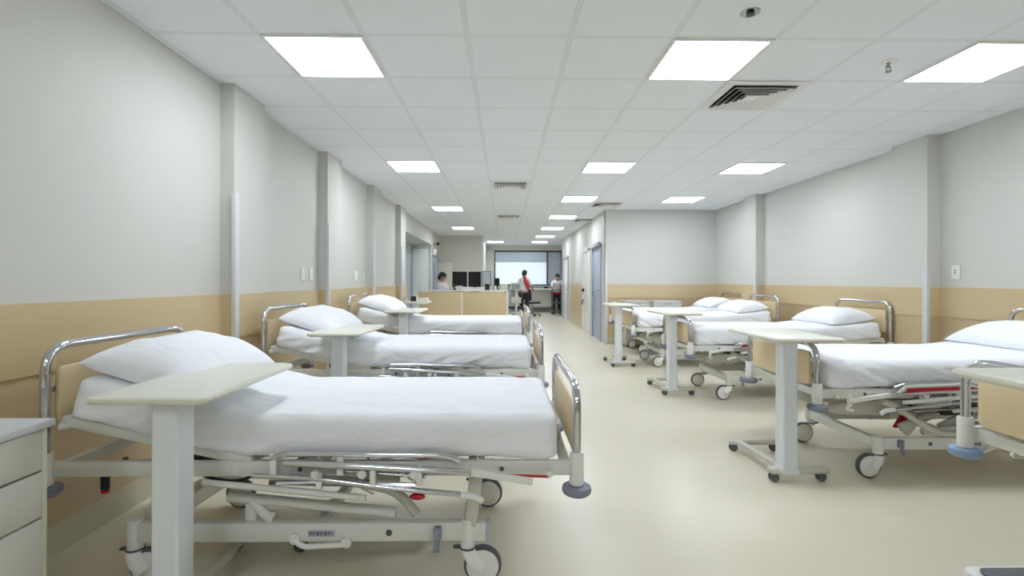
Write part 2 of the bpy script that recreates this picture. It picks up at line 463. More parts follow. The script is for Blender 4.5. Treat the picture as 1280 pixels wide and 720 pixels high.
# far window with frosted daylight panes
r = bpy.data.objects.new('window_1', None); col.objects.link(r); r['kind'] = 'structure'; r.location = (0, YF, 0)
fr = MB().box2((WX0, -.03, WZ1 - .07), (WX1, .06, WZ1), .004).box2((WX0, -.03, WZ0), (WX1, .06, WZ0 + .05), .004)
fr.box2((WX0, -.03, WZ0), (WX0 + .05, .06, WZ1), .004).box2((WX1 - .05, -.03, WZ0), (WX1, .06, WZ1), .004).box2((1.68, -.03, WZ0), (1.74, .06, WZ1), .004)
fr.build('window_frame', M['dark_grey'], r)
MB().box2((WX0 + .05, .01, WZ0 + .05), (1.68, .03, WZ1 - .07)).build('window_pane', M['frost'], r, smooth=False)
MB().box2((WX0 + .055, .0, WZ1 - .48), (1.675, .009, WZ1 - .071)).build('dim_upper_sheet', M['dim_tone'], r, smooth=False)  # added sheet, its duller tone paints the window's dimmer upper part
MB().box2((1.74, .01, WZ0 + .05), (WX1 - .05, .03, WZ1 - .07)).build('side_pane', M['wall_blue'], r, smooth=False)
MB().box2((WX0 - .02, -.14, WZ0 - .05), (WX1, .0, WZ0), .005).build('window_sill', M['frame_grey'], r)

# ------------------------------------------------------------------ ceiling fittings
def gx(c): return GX0 + c * TILE
def gy(r_): return GY0 + r_ * TILE
def make_light():
    root = thing('ceiling_light', 'x', 'light', group='square ceiling light panels')
    f = MB()
    for a, b in (((-.298, -.298), (.298, -.276)), ((-.298, .276), (.298, .298)), ((-.298, -.276), (-.276, .276)), ((.276, -.276), (.298, .276))):
        f.box2((a[0], a[1], -.010), (b[0], b[1], .0), .002)
    f.build('frame', M['white'], root)
    MB().box2((-.275, -.275, -.006), (.275, .275, -.001)).build('diffuser', M['lamp'], root, smooth=False)
    return root
lights = [
 (0, 0, 'large bright square ceiling panel nearest above the foreground bed on the left'),
 (4, 0, 'large bright ceiling panel right in front of the louvred air vent'),
 (7, 0, 'bright ceiling panel cut by the right photo edge, beside the sprinkler head'),
 (0, 5, 'second ceiling panel along the left column, above the second left bed'),
 (4, 5, 'second ceiling panel of the middle column, past the louvred air vent'),
 (7, 5, 'second ceiling panel of the right column, above the right-hand beds'),
 (0, 11, 'third ceiling panel along the left column, smaller with distance'),
 (4, 9, 'third ceiling panel of the middle column, near the corridor corner'),
 (7, 9, 'farthest ceiling panel of the right column, just before the back wall'),
 (0, 17, 'ceiling panel closest to the grey reception wall, end of the left column'),
 (4, 13, 'fourth ceiling panel of the middle column, first inside the corridor'),
 (4, 17, 'fifth ceiling panel of the middle column, over the corridor'),
 (4, 21, 'sixth ceiling panel of the middle column, over the corridor'),
 (4, 25, 'seventh ceiling panel of the middle column, last one before the far window'),
 (1.3, 25, 'small distant ceiling panel left of the far window, past the grey wall')]
L0 = make_light()
for i, (c, r_, lab) in enumerate(lights):
    o = L0 if i == 0 else copy_tree(L0)
    o.location = (gx(c + .5), gy(r_ + .5), CEIL - .0005); o['label'] = lab
FILL_PANELS = [(0, -7), (4, -7), (0, -11), (4, -11)]
for c, r_ in FILL_PANELS:                                     # unseen panels added behind the camera as fill for near sides
    o = copy_tree(L0); o.location = (gx(c + .5), gy(r_ + .5), CEIL - .0005)
    o['label'] = 'added fill light panel out of view behind the viewpoint, over the near end of the ward'
def make_vent():
    root = thing('air_vent', 'x', 'vent', group='square ceiling air vents')
    f = MB(); 
    def ring(h0, h1, z0, z1):
        vs = [(-h0, -h0, z0), (h0, -h0, z0), (h0, h0, z0), (-h0, h0, z0), (-h1, -h1, z1), (h1, -h1, z1), (h1, h1, z1), (-h1, h1, z1)]
        vs += [(x, y, z + .003) for x, y, z in vs]
        fs = []
        for k in range(4):
            j = (k + 1) % 4
            fs += [(k, j, 4 + j, 4 + k), (8 + k, 12 + k, 12 + j, 8 + j), (k, 8 + k, 8 + j, j), (4 + k, 4 + j, 12 + j, 12 + k)]
        return vs, fs
    f.add(*ring(.297, .235, -.006, -.010))
    f.build('frame', M['white'], root, angle=20)
    MB().box2((-.24, -.24, -.004), (.24, .24, -.001)).build('duct_opening', M['black'], root)
    for k, h in enumerate((.226, .182, .138, .094)):
        MB().add(*ring(h, h - .030, -.030, -.006)).build('louvre', M['white'], root, angle=20)
    MB().box2((-.05, -.05, -.016), (.05, .05, -.006), .003).build('centre_plate', M['white'], root)
    return root
V0 = make_vent()
vents = [(5, 1, 'square louvred air vent beside the large middle ceiling panel'),
         (2, 7, 'square air vent between the left and middle columns of panels'),
         (5, 10, 'air vent next to the corridor corner, past the third middle panel'),
         (2, 13, 'distant air vent over the far aisle'),
         (5, 14, 'air vent above the corridor close to the blue door')]
for i, (c, r_, lab) in enumerate(vents):
    o = V0 if i == 0 else copy_tree(V0)
    o.location = (gx(c + .5), gy(r_ + .5), CEIL - .0005); o['label'] = lab
def sprinkler(x, y, lab, recessed):
    root = thing('sprinkler_head', lab, 'sprinkler', (x, y, CEIL), group='ceiling sprinklers')
    if recessed:
        MB().lathe([(.018, -.004), (.048, -.004), (.050, -.001), (.018, 0)], n=24).build('escutcheon', M['steel'], root)
        MB().lathe([(.012, -.02), (.02, -.018), (.02, -.004), (.012, -.003)], n=16).build('nozzle', M['dark_grey'], root)
    else:
        MB().lathe([(.016, -.006), (.052, -.004), (.054, -.001), (.016, 0)], n=24).build('escutcheon', M['white'], root)
        s = MB().cyl((0, 0, -.02), .010, .035, n=12); s.tube([(-.014, 0, -.03), (-.016, 0, -.05), (0, 0, -.062)], .003, .01, 6).tube([(.014, 0, -.03), (.016, 0, -.05), (0, 0, -.062)], .003, .01, 6)
        s.build('nozzle', M['steel'], root)
        MB().cyl((0, 0, -.064), .018, .003, n=16).build('deflector', M['steel'], root)
sprinkler(1.29, 2.60, 'round recessed sprinkler head nearest the top of the photo', True)
sprinkler(2.47, 3.17, 'hanging sprinkler head left of the panel at the photo edge', False)

# ------------------------------------------------------------------ wall sockets
def socket(name, loc, rz, lab, w=.075, h=.115, holes=True):
    root = thing(name, lab, 'socket', loc, rz, 'wall plates')
    MB().box2((0, -w / 2, -h / 2), (.012, w / 2, h / 2), .004).build('face_plate', M['white'], root)
    if holes:
        MB().cyl((.0125, 0, .016), .008, .003, 'X', 10).cyl((.0125, 0, -.008), .008, .003, 'X', 10).build('sockets', M['dark_grey'], root)
    else:
        MB().box2((.012, -w * .28, -h * .3), (.016, w * .28, h * .3), .002).build('rocker', M['white'], root)
socket('wall_socket', (XR - .001, 4.56, 1.34), pi, 'white two-hole wall socket on right wall beside the pilaster', .085, .125)
for y, z, w, lab in ((5.06, 1.31, .085, 'left one of the paired white switch plates beside second left pilaster'), (5.27, 1.31, .085, 'right one of the paired white switch plates beside second left pilaster'),
                  (6.86, 1.31, .16, 'wide white wall plate past the second left pilaster'), (7.25, 1.31, .06, 'narrow white wall plate beside the third left pilaster')):
    socket('wall_switch', (XL + .001, y, z), 0, lab, w, .13, False)

# ------------------------------------------------------------------ hospital bed
# local frame: x from the foot posts (0) to the head posts (L), y across, z up
L = 2.10
W2 = .425
def mattress_mesh(ang, dz, hinge=1.36, seed=0, droop=.02):
    """sheeted mattress: rounded cross-section swept along the bent deck"""
    t = .158; hw = .425; x0 = .075; n1 = hinge - x0; n2 = .68; Lt = n1 + n2
    z0 = .552 + dz
    S = []
    k = 0
    for d in (0, .004, .012, .024, .04, .06): S.append(d)
    s = .085
    while s < Lt - .07: S.append(s); s += .025
    for d in (.06, .04, .024, .012, .004, 0): S.append(Lt - d)
    # cross-section (y, n) around
    rt, rb = .055, .03
    sec = []
    def arc(cx, cz, r, a0, a1, n):
        for k in range(n + 1):
            a = R(a0 + (a1 - a0) * k / n); sec.append((cx + r * cos(a), cz + r * sin(a)))
    for k in range(5): sec.append((-hw + rb + (2 * hw - 2 * rb) * k / 5, 0))
    arc(hw - rb, rb, rb, -90, 0, 4)
    for k in range(1, 7): sec.append((hw, rb + (t - rt - rb) * k / 7))
    arc(hw - rt, t - rt, rt, 0, 90, 6)
    for k in range(1, 18): sec.append((hw - rt - (2 * hw - 2 * rt) * k / 18, t))
    arc(-hw + rt, t - rt, rt, 90, 180, 6)
    for k in range(1, 7): sec.append((-hw, t - rt - (t - rt - rb) * k / 7))
    arc(-hw + rb, rb, rb, 180, 270, 4)
    n = len(sec); vs = []; fs = []
    re = .06
    for s in S:
        # smooth bend of the deck
        bl = .16
        if s < n1 - bl / 2: cx, cz, a = x0 + s, z0, 0.0
        elif s > n1 + bl / 2: cx, cz, a = hinge + (s - n1) * cos(ang), z0 + (s - n1) * sin(ang), ang
        else:
            u = (s - n1 + bl / 2) / bl; a = ang * u
            cx = hinge + (s - n1) * cos(a * .5); cz = z0 + max(0, (s - n1 + bl / 2)) ** 2 / (2 * bl) * sin(ang)
        d = min(s, Lt - s); sh = 1.0
        if d < re: sh = sqrt(max(0.0, 1 - (1 - d / re) ** 2))
        ins = re * (1 - sh)
        for (y, q) in sec:
            yy = y; qq = q
            if abs(y) > hw - ins: yy = math.copysign(max(0, hw - ins * .8), y)
            qq = ins * .45 + (q) * (t - ins * .9) / t
            # folds hanging down the sides, loose lower hem, gently crumpled top
            side = max(0.0, min(1.0, (abs(y) - hw + .05) / .05)) * max(0, 1 - q / t)
            w = noise.noise(Vector((s * 3.2 + q * 9 + seed, math.copysign(3, y) + seed, q * 2)))
            w2 = noise.noise(Vector((s * 9 + q * 16 + seed * 2, math.copysign(7, y), q * 3)))
            du = s * .82 + q * 1.9; dv = s * .5 - q * 1.2
            fold = noise.noise(Vector((du * 13 + seed, dv * 2.2, math.copysign(4, y) + seed)))
            fold = (1 - abs(fold) * 2.2) ; fold = max(0, fold) ** 2
            fm = .5 + .5 * noise.noise(Vector((s * 1.7 + seed, math.copysign(2, y), 5)))
            yy += math.copysign(side * (.010 * w + .005 * w2 + .040 * fold * fm + .002), y) if abs(y) > .2 else 0
            if q < .06:
                e = max(0, 1 - q / .06) * (1 if abs(y) > hw - .06 or d < .1 else 0)
                hem = noise.noise(Vector((s * 2.1 + seed * 3, math.copysign(5, y), 1.0)))
                foot = max(0, 1 - s / .55) ** 1.5
                qq -= e * (.004 + .012 * max(0, hem) + droop * 1.3 * foot * (.6 + .4 * sin(s * 15 + seed)))
            if q > t * .9:
                qq += .005 * noise.noise(Vector((s * 4 + seed, y * 5, 0))) + .003 * noise.noise(Vector((s * 11 + seed, y * 9 + s * 3, 2))) + .006 * (1 - (y / hw) ** 2)
            vs.append((cx - qq * sin(a), yy, cz + qq * cos(a)))
    m = len(S)
    for i in range(m - 1):
        for k in range(n): fs.append((i * n + k, i * n + (k + 1) % n, (i + 1) * n + (k + 1) % n, (i + 1) * n + k))
    fs.append(tuple(range(n - 1, -1, -1))); fs.append(tuple((m - 1) * n + k for k in range(n)))
    return MB().add(vs, fs)

def hoop(zb, zt, x, r=.0175, w=W2, bend=.11):
    return MB().tube([(x, -w, zb), (x, -w, zt), (x, w, zt), (x, w, zb)], r, bend, 14)

def make_caster(parent, x, y, dirx=-1):
    c = MB()
    c.cyl((x, y, .205), .030, .13, n=18, bev=.006)
    c.lathe([(.032, .135), (.034, .150), (.030, .152)], (x, y, 0), n=18)
    # leg curving down beside the wheel
    s = 1 if y > 0 else -1
    c.tube([(x, y, .16), (x + dirx * .010, y + s * .016, .135), (x + dirx * .030, y + s * .030, .105), (x + dirx * .062, y + s * .034, .0775)], [.030, .034, .032, .024], 0, 14, flat=.55)
    o = c.build('caster', M['white'], parent)
    wx = x + dirx * .062
    MB().lathe([(.062, -.015), (.071, -.018), (.0775, -.010), (.0775, .010), (.071, .018), (.062, .015)], (wx, y, .0775), 'Y', 28).build('tyre', M['tyre'], o)
    MB().lathe([(.010, -.026), (.045, -.025), (.066, -.019), (.066, .019), (.045, .025), (.010, .026)], (wx, y, .0775), 'Y', 28).build('wheel_disc', M['white'], o)
    MB().lathe([(.0305, .146), (.0345, .147), (.0345, .153), (.0305, .154)], (x, y, 0), n=20).box((x + .045, y, .15), (.03, .022, .01), .003).build('caster_clip', M['tyre'], o)

def make_bed(label, ang, dz, hinge=1.36, seed=0.0, bump='bumper'):
    root = thing('hospital_bed', label, 'bed', group='adjustable hospital beds')
    zf = .500 + dz          # centre of the upper frame rails
    # --- chassis on casters
    ch = MB(); yb = .35
    flat = ang < R(10) and ang > R(2)          # the right-hand beds: rail ends at the caster housing
    xs = .415 if flat else .36
    for s in (-1, 1): ch.box2((xs, s * yb - .022, .182), (1.83, s * yb + .022, .258), .006)
    ch.box2((.415, -yb - .0, .19), (.465, yb, .250), .006).box2((1.775, -yb, .19), (1.825, yb, .25), .006)
    ch.box2((1.05, -yb, .20), (1.09, yb, .24), .005)
    base = ch.build('base_frame', M['bed'], root)
    for s in (-1, 1):
        if not flat: MB().box2((.352, s * yb - .024, .180), (.366, s * yb + .024, .260), .004).build('end_cap', M['violet'], base)
        else: MB().cyl((.44, s * yb, .222), .036, .085, n=20, bev=.006).build('caster_housing', M['bed'], base)
        lb = MB().box2((.98, s * (yb + .0222), .205), (1.09, s * (yb + .0235), .232)).build('rating_label', M['violet'], base)
        lb.data.materials.append(M['dark_grey'])
        tx = MB()
        for k in range(9):
            wv = .004 + .004 * ((k * 7) % 3) / 2
            tx.box2((.99 + k * .0105, s * (yb + .0235), .211), (.99 + k * .0105 + wv, s * (yb + .0242), .226))
        tx.build('label_lettering', M['dark_grey'], base)
    for x, dx in ((.44, -1), (1.80, -1)):
        for s in (-1, 1): make_caster(root, x, s * yb, dx)
    # brake pedals hanging on the chassis rail, and a small crank handle
    for s in (-1, 1):
        p = MB().box2((.545, s * (yb + .022), .20), (.575, s * (yb + .05), .25), .006)
        p.bar((.56, s * (yb + .036), .225), (.565, s * (yb + .055), .155), .024, .012, .004)
        p.build('brake_pedal', M['bumper'], root)
        k = MB().cyl((1.14, s * (yb + .03), .20), .022, .02, 'Y', 16, .004).cyl((.93, s * (yb + .03), .185), .022, .02, 'Y', 16, .004)
        k.tube([(1.14, s * (yb + .034), .197), (1.10, s * (yb + .04), .172), (.93, s * (yb + .034), .178)], .011, .03, 10)
        k.build('foot_lever', M['white'], root)
        MB().cyl((.76, s * (yb + .023), .22), .013, .004, 'Y', 14).build('round_badge', M['dark_grey'], root)
    # --- lifting linkage
    for s in (-1, 1):
        y = s * .30
        MB().tube([(.66, y, .262), (.74, y, .36), (.90, y, .395), (1.42, y, .452 + dz * .7), (1.62, y, .47 + dz)], .020, .08, 12).build('lift_arm', M['paint2'], root)
        if not flat: MB().bar((.43, s * .36, .24), (.40, s * .36, zf), .030, .055, .008).build('lift_leg', M['paint2'], root)
        else:
            MB().tube([(.46, s * .36, zf - .055), (.56, s * .36, zf - .10), (.80, s * .36, .285), (1.05, s * .36, .275)], .023, .09, 12).build('lift_leg', M['paint2'], root)
        b = MB().bar((1.72, s * .26, .24), (1.35, s * .26, zf - .02), .03, .05, .008); b.build('lift_link', M['paint2'], root)
        c = MB().tube([(1.43, s * .335, .355), (.74, s * .335, .285)], .021, 0, 12).box2((1.31, s * .335 - .012, .255), (1.36, s * .335 + .012, .345), .01)
        c.tube([(1.335, s * .335, .34), (1.27, s * .34, .275), (1.24, s * .34, .268)], .022, .03, 10)
        c.build('drive_tube', M['bed'], root)
    act = MB().tube([(1.60, .07, .40 + dz), (1.18, .07, .36 + dz * .6)], .030, 0, 14).tube([(1.18, .07, .36 + dz * .6), (.78, .07, .315)], .015, 0, 12).box2((1.50, .03, .33 + dz), (1.66, .13, .45 + dz), .02)
    act.build('lift_motor', M['paint2'], root)
    act2 = MB().tube([(.50, -.10, .40 + dz), (.90, -.10, .42 + dz)], .030, 0, 14).tube([(.90, -.10, .42 + dz), (1.35, -.10, .45 + dz)], .014, 0, 12)
    act2.build('back_motor', M['dark_grey'], root)
    MB().box2((.95, -.28, .36 + dz), (1.22, -.14, .43 + dz), .015).build('control_box', M['paint2'], root)
    if flat:
        for s in (-1, 1):
            cv = MB().prism([(.24, .345), (.30, .335), (.58, .335), (.66, .40), (.66, .43), (.36, .43), (.27, .395)], -.05, .05, .008).build('motor_cover', M['paint2'], root)
            cv.rotation_euler = (pi / 2, 0, 0); cv.location = (0, s * .17, .03)
            bx = MB().bar((.62, s * .30, .30), (.86, s * .30, .40), .03, .05, .008).bar((.90, s * .28, .29), (1.12, s * .28, .40), .03, .06, .008).bar((1.0, s * .33, .30), (1.30, s * .33, .34), .02, .04, .006)
            bx.build('cross_link', M['paint2'], root)
            MB().tube([(.70, s * .40, .43 + dz), (1.25, s * .40, .47 + dz)], .012, 0, 10).tube([(.62, s * .41, .39 + dz), (1.2, s * .41, .42 + dz)], .010, 0, 10).bar((.66, s * .39, .345 + dz), (1.1, s * .39, .40 + dz), .02, .03, .006).build('linkage_rods', M['steel'], root)
            MB().box2((.80, s * .39 - .02, .36 + dz), (1.0, s * .39 + .02, .385 + dz), .006).build('drive_cover', M['black'], root)
    cb = MB().tube([(1.0, -.2, .37 + dz), (.95, .0, .30 + dz), (1.05, .2, .34 + dz), (1.3, .25, .42 + dz), (1.45, .3, .46 + dz)], .007, .08, 8)
    cb.tube([(1.25, .36, .49 + dz), (1.36, .38, .43 + dz), (1.5, .36, .44 + dz), (1.56, .38, .50 + dz)], .007, .06, 8)
    cb.build('cables', M['black'], root)
    # red emergency parts
    MB().prism([(0, 0), (.055, 0), (.10, .075), (.05, .078)], -.012, .012).build('emergency_pedal', M['red'], root)
    o = root.children[-1] if root.children else None
    for c_ in col.objects:
        if c_.name.startswith('emergency_pedal') and c_.parent == root:
            c_.rotation_euler = (pi / 2, 0, 0); c_.location = (.66, -.20, .275)
    # --- upper frame
    fr = MB()
    for s in (-1, 1):
        fr.box2((.0, s * (W2 - .015) - .014, zf - .030), (L, s * (W2 - .015) + .014, zf + .030), .006)
    fr.box2((.02, -W2, zf - .028), (.055, W2, zf + .02), .005).box2((L - .055, -W2, zf - .028), (L - .02, W2, zf + .02), .005)
    for x in (.42, .78, 1.12, 1.36): fr.box2((x - .018, -W2, zf - .02), (x + .018, W2, zf + .022), .005)
    upper = fr.build('upper_frame', M['bed'], root)
    # diagonal braces and bolts near the head end
    db = MB()
    for s in (-1, 1): db.bar((L - .06, s * .38, zf - .01), (1.42, s * .16, zf - .045), .05, .03, .006)
    db.build('head_brace', M['paint2'], root)
    bl = MB()
    for s in (-1, 1):
        bl.cyl((1.86, s * (W2 - .1), zf + .004), .010, .02, n=10)
        for x in (.3, .7, 1.1): bl.cyl((x, s * (W2 + .0), zf), .009, .008, 'Y', 10)
    bl.build('frame_bolts', M['dark_grey'], upper)
    for s in (-1, 1):
        MB().cyl((1.88, s * (W2 - .02), zf - .055), .016, .06, n=14, bev=.004).build('accessory_socket', M['black'], root)
        MB().cyl((1.88, s * (W2 - .02), zf - .092), .015, .014, n=14, bev=.004).build('socket_plug', M['red'], root)
    # corner sockets and roller bumpers
    for x in (0.0, L):
        for s in (-1, 1):
            so = MB().lathe([(.024, -.065), (.029, -.060), (.029, .060), (.026, .066), (.020, .066)], (x, s * W2, zf), n=20)
            so.build('post_socket', M['white'], root)
            ro = MB().lathe([(.022, -.020), (.046, -.020), (.056, -.012), (.059, 0), (.056, .012), (.046, .018), (.022, .018)], (x, s * W2, zf - .082), n=28)
            ro.build('roller_bumper', M[bump], root)
    # --- deck: flat sections, raised backrest frame
    zt = .532 + dz
    dk = MB().box2((.10, -.36, zt - .006), (.62, .36, zt + .012), .004).box2((.66, -.36, zt - .006), (hinge - .03, .36, zt + .012), .004)
    dk.build('deck_panel', M['paint2'], root)
    bf = MB(); lb_ = .70
    ex, ez = hinge + lb_ * cos(ang), zt + lb_ * sin(ang)
    for s in (-1, 1):
        bf.bar((hinge - .06, s * .395, zt - .008), (ex, s * .395, ez - .008), .032, .042, .008)
        bf.tube([(ex - .03, s * .395, ez - .02), (ex + .02, s * .395, ez - .035)], .018, 0, 10)
    bf.bar((ex, -.40, ez - .008), (ex, .40, ez - .008), .04, .036, .008)
    for q in (.25, .5):
        bf.bar((hinge + lb_ * q * cos(ang), -.39, zt - .01 + lb_ * q * sin(ang)), (hinge + lb_ * q * cos(ang), .39, zt - .01 + lb_ * q * sin(ang)), .06, .012, .003)
    bf.build('backrest_frame', M['bed'], root)
    mo = MB().box((hinge + .20, .30, zt - .045), (.17, .05, .028), .006, (0, -ang, 0)).box((hinge + .13, .30, zt - .07), (.016, .04, .06), .003).box((hinge + .27, .30, zt - .055), (.016, .04, .06), .003)
    mo.box((hinge + .20, -.30, zt - .045), (.17, .05, .028), .006, (0, -ang, 0))
    mo.build('backrest_bracket', M['black'], root)
    # mattress retainers at the foot
    rt = MB()
    for s in (-1, 1): rt.tube([(.07, s * .30, zf + .02), (.055, s * .30, zf + .10), (.055, s * .16, zf + .10), (.07, s * .16, zf + .02)], .007, .03, 8)
    rt.build('mattress_retainer', M['steel'], root)
    # --- folded side rails along both sides
    for s in (-1, 1):
        y = s * (W2 + .035)
        sr = MB()
        sr.tube([(1.20, y, .555 + dz), (1.15, y, .574 + dz), (.52, y, .566 + dz), (.46, y, .545 + dz)], .0115, .03, 10)
        sr.tube([(1.14, y + s * .012, .542 + dz), (1.05, y + s * .016, .540 + dz), (.42, y + s * .016, .505 + dz)], .0135, .03, 10)
        sr.tube([(1.27, y, .490 + dz), (1.05, y, .480 + dz), (.75, y, .44 + dz), (.46, y, .412 + dz)], .0105, .1, 10)
        sr.tube([(1.18, y - s * .008, .455 + dz), (.95, y - s * .006, .462 + dz), (.64, y - s * .004, .448 + dz)], .009, .05, 8)
        rail = sr.build('side_rail', M['chrome'], root)
        lo = MB().tube([(1.46, y, .462 + dz), (1.30, y, .448 + dz), (.83, y, .400 + dz)], .0125, .1, 10).build('rail_tube', M['bed'], rail)
        ha = MB().bar((.425, y + s * .016, .506 + dz), (.18, y + s * .016, .468 + dz), .022, .028, .008)
        ha.tube([(.46, y, .412 + dz), (.40, y, .404 + dz), (.375, y, .385 + dz)], .013, .03, 10)
        ha.build('rail_handle', M['white'], rail)
        for x in (1.19, .93): MB().box2((x - .014, y - .007, .49 + dz), (x + .014, y + .007, .572 + dz), .005).cyl((x, y + s * .008, .51 + dz), .006, .006, 'Y', 8).build('rail_bracket', M['white'], rail)
        for x in (.80, .62): MB().box2((x - .011, y - .004, .455 + dz), (x + .011, y + .016 * s + .006, .53 + dz), .005).build('rail_bracket', M['white'], rail)
        for x in (1.02, .84, .64): MB().cyl((x, y + s * .02, .50 + dz), .017, .016, 'Y', 12, .003).cyl((x, y + s * .03, .50 + dz), .007, .006, 'Y', 8).build('rail_pivot', M['white'], rail)
        MB().box2((1.0, y - .008, .435 + dz), (1.024, y + .008, .50 + dz), .004).build('rail_bracket', M['white'], rail)
        st = MB().tube([(.95, y - s * .02, .50 + dz), (.60, y - s * .02, .475 + dz)], .007, 0, 8).bar((1.22, y - s * .03, .45 + dz), (.70, y - s * .03, .44 + dz), .012, .02, .003)
        st.tube([(.70, y, .50 + dz), (.62, y, .45 + dz)], .004, 0, 6).tube([(.88, y, .455 + dz), (.80, y, .415 + dz)], .004, 0, 6)
        st.build('rail_linkage', M['steel'], rail)
        if ang > R(10): MB().bar((.36, y - s * .006, .488 + dz), (.11, y - s * .01, .477 + dz), .008, .010, .003).build('release_lever', M['red'], root)
        else: MB().box2((.20, y - s * .06, .42 + dz), (.225, y - s * .03, .50 + dz), .008).tube([(.2125, y - s * .045, .43 + dz), (.19, y - s * .045, .40 + dz), (.235, y - s * .045, .395 + dz)], .010, .02, 8).build('hanging_hook', M['white'], root)
        MB().cyl((.11, y - s * .012, .489 + dz), .012, .03, 'Y', 12, .003).build('lever_pivot', M['white'], root)
        MB().cyl((.93, y + s * .010, .535 + dz), .008, .008, 'Y', 10).build('red_dot', M['red'], rail)
        MB().sphere((.635 if not flat else .98, y - s * .03, (.392 if not flat else .455) + dz), (.032, .014, .014), 14, 8).build('red_knob', M['red'], root)
        if ang < R(10):
            MB().bar((1.30, y + s * .022, .562 + dz), (.52, y + s * .022, .530 + dz), .006, .030, .002).build('red_strip', M['red'], rail)
            MB().bar((1.32, y + s * .026, .585 + dz), (.50, y + s * .026, .556 + dz), .022, .016, .005).bar((.51, y + s * .026, .556 + dz), (.46, y + s * .026, .515 + dz), .022, .016, .005).build('top_rail', M['paint2'], rail)
            MB().bar((1.25, y + s * .03, .525 + dz), (.49, y + s * .03, .462 + dz), .018, .024, .006).build('slide_bar', M['bed'], rail)
    # --- foot and head ends
    ft = MB().prism(rounded_rect(-.36, .545 + dz, .36, .755 + dz, .03), -.010, .010, .003)
    fo = ft.build('footboard', M['wood'], root); fo.rotation_euler = (pi / 2, 0, pi / 2)
    h1 = hoop(zf + .05, (.832 if ang > R(10) else .805) + dz, 0.0)
    for s in (-1, 1): h1.box2((-.006, s * .36 - (.05 if s < 0 else 0), .70 + dz), (.006, s * .36 + (.05 if s > 0 else 0), .725 + dz), .002)
    h1.build('foot_hoop', M['chrome'], root)
    hd = MB().prism(rounded_rect(-.385, .665 + dz, .385, .90 + dz, .02), -.010, .010, .003)
    ho = hd.build('headboard', M['wood'], root); ho.rotation_euler = (pi / 2, 0, pi / 2); ho.location = (L - .012, 0, 0)
    h2 = hoop(zf + .05, .985 + dz, L)
    for s in (-1, 1): h2.box2((L - .006, s * .38 - (.04 if s < 0 else 0), .80 + dz), (L + .006, s * .38 + (.04 if s > 0 else 0), .825 + dz), .002)
    h2.build('head_hoop', M['chrome'], root)
    m = mattress_mesh(ang, dz, hinge, seed).build('mattress', M['sheet'], root, angle=180)
    m['label'] = 'mattress under a tucked white sheet'
    return root

A14, A6 = R(13.5), R(5.5)
def pillow_mesh(lx=.47, ly=.76, t=.155, seed=0.0):
    n = 30; vs = []; fs = []
    def prof(u, v):
        a = max(0.0, 1 - abs(u) ** 2.6) ** .5; b = max(0.0, 1 - abs(v) ** 3.6) ** .45
        return a * b
    for side in (1, -1):
        for i in range(n + 1):
            for j in range(n + 1):
                u = -1 + 2 * i / n; v = -1 + 2 * j / n
                # finer toward the seam
                u = math.copysign(sin(abs(u) * pi / 2), u); v = math.copysign(sin(abs(v) * pi / 2), v)
                pull = 1 - .03 * (1 - abs(u) ** 2) * abs(v) ** 2
                pullx = 1 - .05 * (1 - abs(v) ** 2) * abs(u) ** 2
                h = prof(u, v)
                wr = .010 * noise.noise(Vector((u * 2.2 + seed, v * 3 + v * u * 2, seed))) + .006 * noise.noise(Vector((u * 5, v * 6 + seed, 2)))
                z = h * (t * (.80 if side > 0 else -.20) + wr * (1 if side > 0 else .3))
                z += .010 * (abs(u) * abs(v)) ** 3 - .012 * (abs(v) ** 4)
                vs.append((u * lx / 2 * pullx, v * ly / 2 * pull, z))
    N = (n + 1) * (n + 1)
    for i in range(n):
        for j in range(n):
            a = i * (n + 1) + j
            fs.append((a, a + n + 1, a + n + 2, a + 1)); fs.append((N + a, N + a + 1, N + a + n + 2, N + a + n + 1))
    # weld the seam
    mb = MB().add(vs, fs)
    return mb
def make_pillow(seed, lx=.47, ly=.76, t=.155):
    mb = pillow_mesh(lx, ly, t, seed)
    me = bpy.data.meshes.new('pillow'); me.from_pydata(mb.v, [], mb.f)
    bm = bmesh.new(); bm.from_mesh(me); bmesh.ops.remove_doubles(bm, verts=bm.verts[:], dist=.0005)
    bmesh.ops.recalc_face_normals(bm, faces=bm.faces[:]); bm.to_mesh(me); bm.free()
    me.materials.append(M['sheet'])
    for p in me.polygons: p.use_smooth = True
    o = bpy.data.objects.new('pillow', me); col.objects.link(o)
    return o

